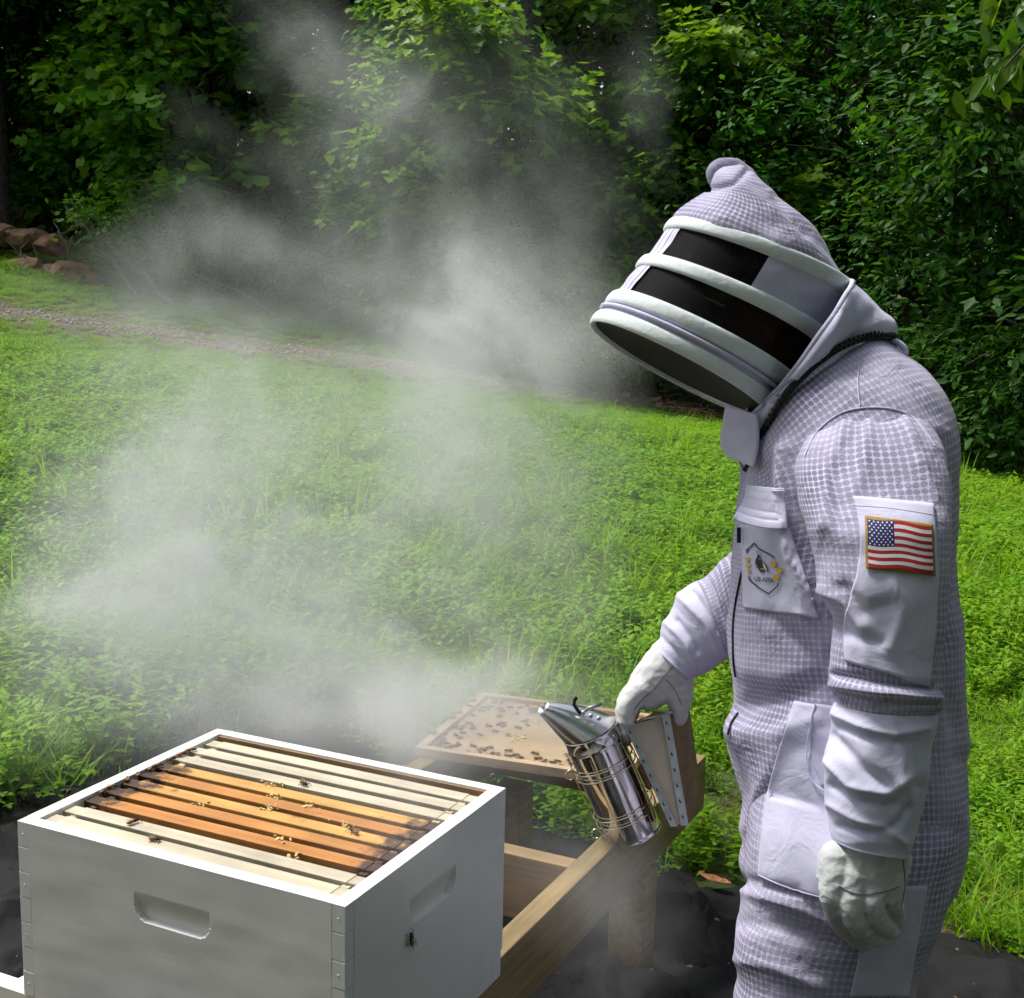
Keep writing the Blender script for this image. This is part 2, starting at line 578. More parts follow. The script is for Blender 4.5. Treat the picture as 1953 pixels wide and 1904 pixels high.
bp = N(nt, 'ShaderNodeBump', i_Strength=0.8, i_Distance=0.02)
nt.links.new(n2.outputs[0], bp.inputs['Height']); nt.links.new(bp.outputs[0], b.inputs['Normal'])
M['dirt'] = m

# woven black weed barrier with dust
m, nt, b, out = mat('weed_fabric')
tc = N(nt, 'ShaderNodeTexCoord')
n1 = N(nt, 'ShaderNodeTexNoise', i_Scale=5.0, i_Detail=8.0, i_Roughness=0.7)
n2 = N(nt, 'ShaderNodeTexNoise', i_Scale=220.0, i_Detail=3.0)
nt.links.new(tc.outputs['Object'], n1.inputs['Vector']); nt.links.new(tc.outputs['Object'], n2.inputs['Vector'])
r1 = ramp(nt, [(0.35, (0.007, 0.007, 0.008)), (0.62, (0.014, 0.0135, 0.014)), (0.75, (0.03, 0.027, 0.024))])
nt.links.new(n1.outputs[0], r1.inputs[0])
r2 = ramp(nt, [(0.72, (0, 0, 0)), (0.78, (1, 1, 1))])
nt.links.new(n2.outputs[0], r2.inputs[0])
mx = N(nt, 'ShaderNodeMix', data_type='RGBA')
mx.inputs['B'].default_value = (0.16, 0.12, 0.08, 1)
nt.links.new(r2.outputs[0], mx.inputs['Factor']); nt.links.new(r1.outputs[0], mx.inputs['A'])
nt.links.new(mx.outputs['Result'], b.inputs['Base Color'])
b.inputs['Roughness'].default_value = 0.82
b.inputs['Specular IOR Level'].default_value = 0.25
bp = N(nt, 'ShaderNodeBump', i_Strength=0.5, i_Distance=0.01)
nt.links.new(n1.outputs[0], bp.inputs['Height']); nt.links.new(bp.outputs[0], b.inputs['Normal'])
M['weedcloth'] = m

# ================================================================== ground
def graded(a, b, near, n):
    """coordinates dense around near range"""
    t = np.linspace(-1, 1, n)
    s = np.sign(t) * np.abs(t) ** 2.6
    return near + np.where(s > 0, s * (b - near), -s * (a - near))


gx = graded(-260, 260, 0.0, 150)
gy = graded(-60, 420, 7.0, 170)
GX, GY = np.meshgrid(gx, gy)
GZ = tz(GX, GY)
gv = np.stack([GX.ravel(), GY.ravel(), GZ.ravel()], 1)
gf = [(i * 150 + k, i * 150 + k + 1, (i + 1) * 150 + k + 1, (i + 1) * 150 + k) for i in range(169) for k in range(149)]
o = mesh_np('ground', gv, gf, M['soil'], smooth=True)
tag(o, kind='structure')

# farm track crossing behind the clearing
tp_px = [(-500, 555), (-200, 575), (0, 598), (250, 632), (500, 662), (750, 700), (1000, 738), (1200, 762), (1400, 788), (1650, 815), (2000, 850), (2400, 885)]
TRK = np.array([ground(*q)[:2] for q in tp_px])
trk = crom(TRK, 160)
tang = np.gradient(trk, axis=0); tang /= np.linalg.norm(tang, axis=1)[:, None]
nrm = np.stack([-tang[:, 1], tang[:, 0]], 1)
rows = []
for i in range(160):
    wl = 0.55 + 0.2 * noise.noise(Vector((i * 0.17, 3.1, 0))) + 0.15 * noise.noise(Vector((i * 0.6, 9.1, 0)))
    wr = 0.55 + 0.2 * noise.noise(Vector((i * 0.17, 13.1, 0))) + 0.15 * noise.noise(Vector((i * 0.6, 19.1, 0)))
    for j_, s in enumerate(np.linspace(-wl, wr, 9)):
        q = trk[i] + nrm[i] * s
        rows.append((q[0], q[1], float(tz(q[0], q[1])) + (-0.06 if j_ in (0, 8) else 0.012)))
o = mesh_np('track', rows, grid_faces(160, 9, False), M['dirt'], smooth=True)
tag(o, kind='structure')


def track_dist(x, y):
    d = np.full(np.shape(x), 1e9)
    for i in range(0, 160):
        d = np.minimum(d, (x - trk[i, 0]) ** 2 + (y - trk[i, 1]) ** 2)
    return np.sqrt(d)


def scatter_stones(name, n, spread, size, mt, seed, flat=0.5, zoff=0.015, label=None, cat=None):
    rg = np.random.default_rng(seed)
    V = []; F = []
    base = MB().sphere((0, 0, 0), 1, 5, 4)
    bv = np.array(base.v); bf = base.f
    for k in range(n):
        fi = rg.uniform(5, 154); i = int(fi); fr_ = fi - i
        q = trk[i] * (1 - fr_) + trk[i + 1] * fr_ + nrm[i] * rg.normal(0, spread)
        s = size * rg.uniform(0.5, 1.4)
        a = rg.uniform(0, 6.28)
        vv = bv * (1 + rg.uniform(-0.25, 0.25, bv.shape)) * [s, s * 0.8, s * flat]
        c, sn = math.cos(a), math.sin(a)
        vv = vv @ np.array([[c, sn, 0], [-sn, c, 0], [0, 0, 1]])
        vv = vv + [q[0], q[1], float(tz(q[0], q[1])) + zoff]
        b0 = len(V)
        V.extend(vv.tolist()); F.extend([tuple(j + b0 for j in f) for f in bf])
    o = mesh_np(name, V, F, mt)
    tag(o, label, cat, kind='stuff')
    return o


scatter_stones('gravel', 3600, 0.25, 0.015, M['gravel'], 3, label='pale loose gravel strewn along the dirt track', cat='gravel')


# ================================================================== foliage tools
def leaf_template(kind):
    if kind == 'lobed':
        h = [(0.0, 0.0), (-0.02, 0.24), (0.22, 0.50), (0.42, 0.30), (0.72, 0.44), (0.86, 0.12), (0.80, 0.0)]
    elif kind == 'maple':
        h = [(0.0, 0.0), (0.0, 0.26), (0.25, 0.55), (0.38, 0.28), (0.62, 0.40), (0.70, 0.18), (1.0, 0.0)]
    else:
        h = [(0.0, 0.0), (0.28, 0.21), (0.68, 0.17), (1.0, 0.0)]
    h = np.array(h)
    n = len(h)
    v = [(x, 0, 0) if y == 0 else (x, y, 0.16 * y) for x, y in h] + [(x, -y, 0.16 * y) for x, y in h[1:-1]]
    f1 = list(range(n))
    f2 = [0] + [n + i for i in range(n - 2)] + [n - 1]
    v = np.array(v, float)
    v[:, 2] -= 0.10 * v[:, 0] ** 2          # droop
    return v, [tuple(f1[::-1]), tuple(f2)]


def leaf_cloud(pos, axis, nor, size, tint, kind):
    """arrays -> mesh arrays of leaves"""
    tv, tf = leaf_template(kind)
    n = len(pos)
    ax = axis / (np.linalg.norm(axis, axis=1)[:, None] + 1e-9)
    nz = nor - (nor * ax).sum(1)[:, None] * ax
    nz /= np.linalg.norm(nz, axis=1)[:, None] + 1e-9
    ay = np.cross(nz, ax)
    V = pos[:, None, :] + size[:, None, None] * (tv[None, :, 0, None] * ax[:, None] + tv[None, :, 1, None] * ay[:, None] + tv[None, :, 2, None] * nz[:, None])
    k = len(tv)
    F = []
    off = np.arange(n) * k
    for f in tf:
        F.append(off[:, None] + np.array(f)[None])
    Fa = np.concatenate(F, 0)
    C = np.repeat(tint, k, axis=0)
    return V.reshape(-1, 3), Fa, C


def raw_mesh(name, V, Fa, C, mt):
    """fast mesh from equal-sized polygons"""
    me = bpy.data.meshes.new(name)
    m, k = Fa.shape
    me.vertices.add(len(V)); me.vertices.foreach_set('co', V.astype(np.float32).ravel())
    me.loops.add(m * k); me.loops.foreach_set('vertex_index', Fa.astype(np.int32).ravel())
    me.polygons.add(m)
    me.polygons.foreach_set('loop_start', np.arange(0, m * k, k, dtype=np.int32))
    ca = me.color_attributes.new('tint', 'FLOAT_COLOR', 'POINT')
    c = np.ones((len(V), 4), np.float32); c[:, :3] = C
    ca.data.foreach_set('color', c.ravel())
    me.update(calc_edges=True)
    me.validate()
    me.materials.append(mt)
    return me


def crown_mesh(name, seed, lobes, n_spray, per, leaf, kind, mt, flat=0.45, tipfrac=0.12, spray_r=0.34):
    """lobes: list of (cx,cy,cz,rx,ry,rz)"""
    rg = np.random.default_rng(seed)
    L = np.array(lobes, float)
    area = (L[:, 3] * L[:, 5]) ** 0.9
    li = rg.choice(len(L), n_spray, p=area / area.sum())
    d = rg.normal(0, 1, (n_spray, 3)); d[:, 2] = d[:, 2] * 0.9 + 0.25
    d /= np.linalg.norm(d, axis=1)[:, None]
    rr = rg.uniform(0.35, 1.08, n_spray) ** 0.6
    c = L[li, :3] + d * L[li, 3:6] * rr[:, None]
    c[:, 2] = np.maximum(c[:, 2], 0.12)
    out = d * [1, 1, 0.25] + rg.normal(0, 0.25, (n_spray, 3))
    out /= np.linalg.norm(out, axis=1)[:, None]
    up = np.array([0, 0, 1.0]) + 0.35 * d + rg.normal(0, 0.18, (n_spray, 3))
    tip = rg.uniform(0, 1, n_spray)
    st = np.where(tip < tipfrac, rg.uniform(0.75, 1.0, n_spray), rg.uniform(0.0, 0.6, n_spray))
    si = np.repeat(np.arange(n_spray), per)
    n = len(si)
    t = rg.uniform(-1, 1, n)
    side = np.cross(up, out)
    off = out[si] * (t * spray_r)[:, None] + side[si] * (rg.normal(0, 0.42, n) * spray_r * (1 - 0.45 * t))[:, None]
    off += up[si] * (rg.normal(0, 0.20, n) * spray_r - 0.10 * spray_r * t ** 2)[:, None]
    pos = c[si] + off
    ax = out[si] * 0.8 + side[si] * (np.sign(rg.normal(0, 1, n)) * rg.uniform(0.2, 1.0, n))[:, None] + rg.normal(0, 0.28, (n, 3))
    ax[:, 2] -= 0.22
    no = up[si] + rg.normal(0, 0.38, (n, 3))
    sz = leaf * rg.uniform(0.4, 1.3, n) * rg.uniform(0.7, 1.25, n_spray)[si]
    tv = np.clip(st[si] + rg.normal(0, 0.12, n), 0, 1)
    V, F, C = leaf_cloud(pos, ax, no, sz, np.stack([tv, tv, tv], 1), kind)
    return raw_mesh(name, V, F, C, mt)


def limb_path(a, b, n, wob, rg):
    a = np.array(a, float); b = np.array(b, float)
    t = np.linspace(0, 1, n)
    p = a + (b - a) * t[:, None]
    p[:, 2] += 0.12 * np.linalg.norm(b - a) * np.sin(t * math.pi) * 0.6
    p[1:-1] += rg.normal(0, wob, (n - 2, 3))
    return p


def trunk_mesh(name, seed, height, r0, lobes, lean=0.15, first=0.15):
    rg = np.random.default_rng(seed)
    mb = MB()
    top = np.array([rg.normal(0, lean), rg.normal(0, lean), height])
    tr = limb_path((0, 0, -0.15), top, 9, 0.03 * height * 0.3, rg)
    tr[:, 2] = np.linspace(-0.15, height, 9)
    mb.tube(tr, list(np.linspace(r0 * 1.25, r0 * 0.25, 9)), 9)
    for q in lobes:
        z0 = max(first * height, q[2] - 0.9 - rg.uniform(0, .5))
        k = np.clip(z0 / height, 0.05, 0.95)
        a = tr[0] + (tr[-1] - tr[0]) * k
        a = np.array([np.interp(z0, tr[:, 2], tr[:, j]) for j in range(3)])
        p = limb_path(a, q[:3], 6, 0.05, rg)
        r1 = r0 * 0.42 * (1 - 0.5 * k)
        mb.tube(p, list(np.linspace(r1, 0.008, 6)), 6)
        for j in range(3):
            e = np.array(q[:3]) + rg.normal(0, 0.6, 3) * np.array(q[3:6])
            p2 = limb_path(p[2 + j % 3], e, 4, 0.03, rg)
            mb.tube(p2, list(np.linspace(r1 * 0.45, 0.004, 4)), 5)
    me = bpy.data.meshes.new(name)
    me.from_pydata(mb.v, [], mb.f)
    me.polygons.foreach_set('use_smooth', [True] * len(me.polygons))
    me.materials.append(M['bark'])
    return me


def lobes_for(seed, H, Rr, n, z0=0.12, squash=0.75):
    rg = np.random.default_rng(seed)
    L = []
    for i in range(n):
        z = H * (z0 + (0.93 - z0) * (i + 0.5) / n)
        u = z / H
        env = Rr * (0.55 + 0.75 * u) if u < 0.55 else Rr * (0.9625 - 1.35 * (u - 0.55))
        a = i * 2.4 + rg.uniform(-0.5, 0.5)
        rad = env * rg.uniform(0.35, 0.95)
        s = Rr * rg.uniform(0.20, 0.38) * (1.0 if u < 0.75 else 0.8)
        L.append((rad * math.cos(a), rad * math.sin(a), z, s, s, s * squash))
    return L


PROTO = {}


def proto(key, seed, H, Rr, nl, n_spray, per, leaf, kind, mt, r0=0.05, z0=0.12, first=0.1, tipfrac=0.12, spray_r=0.34):
    L = lobes_for(seed, H, Rr, nl, z0)
    PROTO[key] = (trunk_mesh(key + '_trunk', seed, H, r0, L, first=first),
                  crown_mesh(key + '_crown', seed + 1, L, n_spray, per, leaf, kind, mt, tipfrac=tipfrac, spray_r=spray_r))


proto('tulip', 11, 5.2, 1.75, 26, 1000, 15, 0.125, 'lobed', M['leaf'], 0.05, tipfrac=0.25, spray_r=0.25)
proto('mapleA', 23, 4.4, 1.9, 26, 1150, 15, 0.115, 'maple', M['leaf'], 0.045, tipfrac=0.2, spray_r=0.25)
proto('mapleB', 37, 3.6, 1.5, 20, 850, 14, 0.115, 'maple', M['leaf'], 0.04, z0=0.2, tipfrac=0.25, spray_r=0.22)
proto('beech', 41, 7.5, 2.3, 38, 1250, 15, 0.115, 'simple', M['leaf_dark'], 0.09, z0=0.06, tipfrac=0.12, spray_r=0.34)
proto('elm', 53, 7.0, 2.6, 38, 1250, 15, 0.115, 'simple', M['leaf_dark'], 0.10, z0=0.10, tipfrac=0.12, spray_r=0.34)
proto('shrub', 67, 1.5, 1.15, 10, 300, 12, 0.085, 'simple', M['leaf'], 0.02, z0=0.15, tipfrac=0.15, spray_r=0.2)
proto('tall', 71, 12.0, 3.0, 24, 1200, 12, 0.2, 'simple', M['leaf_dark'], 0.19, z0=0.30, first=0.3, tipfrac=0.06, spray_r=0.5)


def tree(name, key, x, y, rot, scale, label, cat, group=None, sz=None, mt=None):
    t, c = PROTO[key]
    e = empty(name, (x, y, float(tz(x, y))), label, cat, group)
    e.rotation_euler = (0, 0, rot)
    e.scale = (scale, scale, scale if sz is None else sz)
    tr = link(bpy.data.objects.new('trunk', t), e)
    cr = link(bpy.data.objects.new('crown', c), e)
    if mt is not None:
        cr.material_slots[0].link = 'OBJECT'
        cr.material_slots[0].material = mt
    return e


def px_x(px, y):
    return (px - 976.5) / FOC * y / 0.99


# saplings along the front of the wood
tree('tulip_sapling', 'tulip', px_x(400, 15.9), 15.9, 0.4, 1.10, 'tall tulip sapling with broad lobed leaves behind the stick pile', 'tree')
tree('tulip_sapling', 'tulip', px_x(610, 16.9), 16.9, 2.1, 1.08, 'tulip sapling behind drifting smoke, between two bushier maples', 'tree')
tree('maple_sapling', 'mapleA', px_x(800, 15.3), 15.3, 0.0, 0.95, 'low spreading maple whose lowest sprays reach the track verge in the smoke', 'tree')
tree('maple_sapling', 'mapleA', px_x(985, 14.6), 14.6, 1.3, 1.10, 'bushy maple with bright green top against the dark wood', 'tree')
tree('maple_sapling', 'mapleB', px_x(1180, 14.3), 14.3, 4.1, 0.88, 'rounded young maple behind the hood of the suit', 'tree')
tree('maple_sapling', 'mapleB', px_x(1370, 13.9), 13.9, 2.9, 1.04, 'small maple with upright leafy shoots rising behind the hood peak', 'tree')
tree('maple_sapling', 'mapleA', px_x(250, 17.7), 17.7, 3.3, 1.10, 'dark maple standing just behind the rock pile', 'tree')
tree('shrub', 'shrub', px_x(330, 15.2), 15.2, 0.6, 1.0, 'low shrub growing over the fallen branches', 'shrub')
tree('shrub', 'shrub', px_x(540, 15.5), 15.5, 2.2, 0.8, 'low shrub in smoke under the tulip saplings', 'shrub')
tree('shrub', 'shrub', px_x(890, 14.7), 14.7, 3.6, 0.75, 'small leafy shrub at the edge of the leaf litter', 'shrub')
tree('shrub', 'shrub', px_x(1130, 13.2), 13.2, 1.2, 0.8, 'low shrub over brown leaf litter beside the veil', 'shrub')
# trees of the wood to the right, darker
rt = [('beech', 1560, 13.6, 0.3, 0.85, 'dark beech directly behind the shoulder of the suit'),
      ('elm', 1720, 12.6, 1.7, 0.80, 'dense dark elm behind the back of the suit'),
      ('beech', 1890, 11.7, 3.1, 0.80, 'dark beech with layered drooping sprays, next to the dense elm'),
      ('elm', 2080, 11.0, 4.4, 0.85, 'broad dark elm at the corner of the wood'),
      ('beech', 2330, 10.4, 5.2, 0.85, 'dark beech at the end of the wood edge'),
      ('elm', 1420, 15.6, 2.5, 0.95, 'shaded elm standing behind the small maples')]
for k, px, y, a, s, lb in rt:
    tree('beech_tree' if k == 'beech' else 'elm_tree', k, px_x(px, y), y, a, s, lb, 'tree')
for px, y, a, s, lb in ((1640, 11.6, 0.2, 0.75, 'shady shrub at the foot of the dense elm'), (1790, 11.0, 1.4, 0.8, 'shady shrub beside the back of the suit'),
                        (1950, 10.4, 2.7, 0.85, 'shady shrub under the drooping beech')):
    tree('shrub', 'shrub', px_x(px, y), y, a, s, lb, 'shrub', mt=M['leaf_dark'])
# left wood
lf = [('elm', 60, 18.0, 0.9, 1.0, 'shaded elm behind the rust coloured rocks'),
      ('beech', -160, 17.4, 2.2, 0.95, 'dark beech at the left end of the rock pile'),
      ('elm', -520, 17.5, 3.9, 0.95, 'broad elm further along the track'),
      ('beech', 200, 18.4, 5.0, 1.0, 'deep shaded beech between elm and tulip sapling')]
for k, px, y, a, s, lb in lf:
    tree('beech_tree' if k == 'beech' else 'elm_tree', k, px_x(px, y), y, a, s, lb, 'tree')
# tall trees of the interior, their trunks show between the leaves
tl = [(1152, 17.0, 0.3, 1.0, 'tall straight trunk rising above the bright bushy maple'), (85, 19.0, 1.3, 1.0, 'tall slim tree behind the elm by the rocks'),
      (12, 16.6, 2.0, 0.75, 'slim dark trunk right behind the rock pile'), (640, 20.0, 3.0, 1.0, 'tall tree deep behind the tulip saplings'),
      (1480, 19.0, 4.0, 1.0, 'tall tree deep behind the hood peak'), (1800, 17.0, 5.0, 1.0, 'tall tree deep behind the dense elm'),
      (900, 22.0, 5.5, 1.05, 'tall far tree over the bushy maple'), (2200, 16.0, 0.8, 1.0, 'tall tree behind the corner elm'),
      (-350, 20.0, 1.9, 1.0, 'tall tree deep behind the broad elm by the track'), (350, 22.5, 2.6, 1.0, 'tall tree deepest behind the tulip saplings')]
for px, y, a, s, lb in tl:
    tree('forest_tree', 'tall', px_x(px, y), y, a, s, lb, 'tree', 'tall trees inside the wood')

# unseen trees added behind and beside the camera to block sky light
sky_blockers = [('elm', -4.6, -4.5, 0.4, 1.25, 'unseen broad elm added behind the camera, far left, to block sky light'), ('tall', -1.5, -6.5, 1.4, 1.0, 'unseen tall tree added behind the camera, left of centre, to block sky light'), ('elm', 1.6, -5.2, 2.6, 1.3, 'unseen broad elm added behind the camera, right of centre, to block sky light'), ('tall', 5.0, -5.5, 3.3, 1.0, 'unseen tall tree added behind the camera, far right, to block sky light'),
      ('beech', 4.7, 0.0, 4.2, 1.05, 'unseen large beech added right of the camera to shade the back of the suit'), ('elm', 5.4, 3.2, 5.0, 1.0, 'unseen large elm added out of view near the leafy branch to shade the suit'), ('tall', -8.0, -2.0, 5.6, 1.0, 'unseen tall tree added far left of the camera to block sky light'), ('beech', 3.6, -3.2, 0.9, 1.1, 'unseen beech added behind the camera on the right to block sky light'), ('beech', -2.8, -3.6, 2.2, 1.1, 'unseen beech added behind the camera on the left to block sky light')]
for k, x_, y_, a_, s_, lb in sky_blockers:
    tree('elm_tree' if k == 'elm' else 'beech_tree' if k == 'beech' else 'forest_tree', k, x_, y_, a_, s_, lb, 'tree')

# the far wood behind, one mass of leaves
rg = np.random.default_rng(91)
n = 42000
ang = rg.uniform(-0.62, 0.62, n)
rad = rg.uniform(19.0, 29.0, n)
fx = np.sin(ang) * rad; fy = np.cos(ang) * rad
cl = np.array([noise.noise(Vector((a * 0.45, b * 0.45, 1.7))) for a, b in zip(fx[::6], fy[::6])]).repeat(6)[:n]
fz = rg.uniform(0, 1, n) ** 0.9 * 8.2
fxx = fx + rg.normal(0, 0.3, n)
pos = np.stack([fxx, fy, tz(fxx, fy) + fz], 1)
lump = np.array([noise.noise(Vector(p) * 0.55) for p in pos])
keep = lump > -0.22
pos = pos[keep]; n = len(pos)
ax = rg.normal(0, 1, (n, 3)); ax[:, 2] = ax[:, 2] * 0.4 - 0.2
no = np.array([0, -0.25, 1.0]) + rg.normal(0, 0.4, (n, 3))
tv = np.clip(rg.normal(0.35, 0.22, n), 0, 1)
V, F, C = leaf_cloud(pos, ax, no, rg.uniform(0.22, 0.5, n), np.stack([tv] * 3, 1), 'simple')
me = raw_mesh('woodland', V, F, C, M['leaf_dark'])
o = link(bpy.data.objects.new('woodland', me))
tag(o, 'dense dark mass of leaves deep in the wood', 'woodland', kind='stuff')

# overhanging branch of a near tree, top right
bx = np.array([2.75, 5.6]); bt = empty('near_tree', (bx[0] + 0.5, bx[1], float(tz(bx[0] + 0.5, bx[1]))), 'tree whose yellow-green leafy branch hangs into the clearing', 'tree')
mb = MB()
b0 = np.array([bx[0] + 0.5, bx[1], 0.0])
mb.tube([b0 + [0, 0, -.2], b0 + [0.02, 0, 1.2], b0 + [-0.02, 0.03, 2.6], b0 + [0.03, 0, 4.2], b0 + [0, 0, 5.5]], [0.13, 0.11, 0.095, 0.07, 0.02], 10)
ends = []
for (px, py, d) in ((1935, 40, 5.2), (1915, 130, 5.1), (1945, 100, 5.3), (1990, 60, 5.2), (2060, 90, 5.4), (1985, -60, 5.4)):
    e = P(px, py, d)
    m_ = (b0 + [0, 0, 3.2]) * 0.4 + e * 0.6 + [0, 0, 0.25]
    mb.tube([b0 + [0, 0, 2.9], m_, e], [0.03, 0.012, 0.004], 6)
    ends.append(e); ends.append(m_ * 0.4 + e * 0.6)
mb.build('trunk', M['bark'], bt, True)
rg = np.random.default_rng(17)
pp = []; aa = []; nn = []; ss = []; tt = []
for e in ends:
    for k in range(14):
        q = e + rg.normal(0, 0.07, 3) * [1, 1, 0.9]
        pp.append(q); aa.append([rg.normal(0, 0.5), rg.normal(0, 0.5), -1.0 + rg.normal(0, 0.4)]); nn.append([rg.normal(-0.4, 0.6), -0.6 + rg.normal(0, 0.5), 0.7]); ss.append(rg.uniform(0.07, 0.15)); tt.append(rg.uniform(0.1, 1))
for k in range(420):
    q = b0 + [rg.normal(0.6, 0.7), rg.normal(0, 0.8), rg.uniform(2.6, 5.6)]
    pp.append(q); aa.append([rg.normal(0, 0.7), rg.normal(0, 0.7), -0.6]); nn.append([rg.normal(0, 0.5), rg.normal(0, 0.5), 1.0]); ss.append(rg.uniform(0.08, 0.16)); tt.append(rg.uniform(0, 1))
tt = np.array(tt)
V, F, C = leaf_cloud(np.array(pp), np.array(aa), np.array(nn), np.array(ss), np.stack([tt] * 3, 1), 'simple')
me = raw_mesh('near_crown', V - np.array(bt.location), F, C, M['leaf_tip'])
link(bpy.data.objects.new('crown', me), bt)
# ================================================================== weed barrier fabric
edge_px = [(-350, 1640), (-150, 1590), (0, 1545), (150, 1492), (330, 1428), (520, 1400), (760, 1440), (930, 1520), (1020, 1565), (1075, 1602), (1140, 1622), (1300, 1678), (1420, 1708), (1600, 1745), (1790, 1782), (1870, 1812), (1953, 1832), (2150, 1870)]
edge = np.array([ground(*q)[:2] for q in edge_px])
edge = crom(edge, 220)
near = np.stack([np.linspace(edge[0, 0] + 0.25, edge[-1, 0] + 0.3, 220), np.full(220, 0.55)], 1)
FV = []
for i in range(220):
    for j in range(121):
        t = (j / 120) ** 0.8
        q = edge[i] * (1 - t) + near[i] * t
        jag = 0.04 * noise.noise(Vector((i * 0.13, 5.5, 0))) * (1 - t) ** 4
        x, y = q[0] + jag, q[1] + jag
        h = 0.022 + 0.026 * fbm((x, y, 0.3), 2.4, 5) + 0.026 * max(0, 1 - 5 * abs(noise.noise(Vector((x * 4.2 + 3, y * 6.0 - x * 2.5, 8.0))))) + 0.010 * max(0, 1 - 4 * abs(noise.noise(Vector((x * 11 + 3, y * 9.0 + x * 5, 2.0)))))
        # creases radiating from the stand legs and the pinned corner
        rdg = abs(noise.noise(Vector((x * 2.3 + y * 1.1, y * 3.1 - x * 1.4, 4.0))))
        h += 0.038 * max(0, 0.16 - rdg) / 0.16
        for (cx, cyy, amp, sg) in ((0.26, 2.36, 0.085, 0.13), (0.16, 2.05, 0.02, 0.16), (0.62, 3.0, 0.03, 0.12)):
            r2 = ((x - cx) ** 2 + (y - cyy) ** 2) / sg ** 2
            h += amp * math.exp(-r2)
        h *= (0.25 + 0.75 * min(1, t * 9)) if t < 0.11 else 1
        FV.append((x, y, float(tz(x, y)) + max(h, 0.006)))
o = mesh_np('weed_fabric', FV, grid_faces(220, 121, False), M['weedcloth'], smooth=True)
tag(o, 'wrinkled black weed barrier fabric spread on the ground under the hive stand', 'fabric')
edge_poly = edge


def in_fabric(x, y):
    yy = np.interp(x, edge_poly[:, 0], edge_poly[:, 1])
    return y < yy


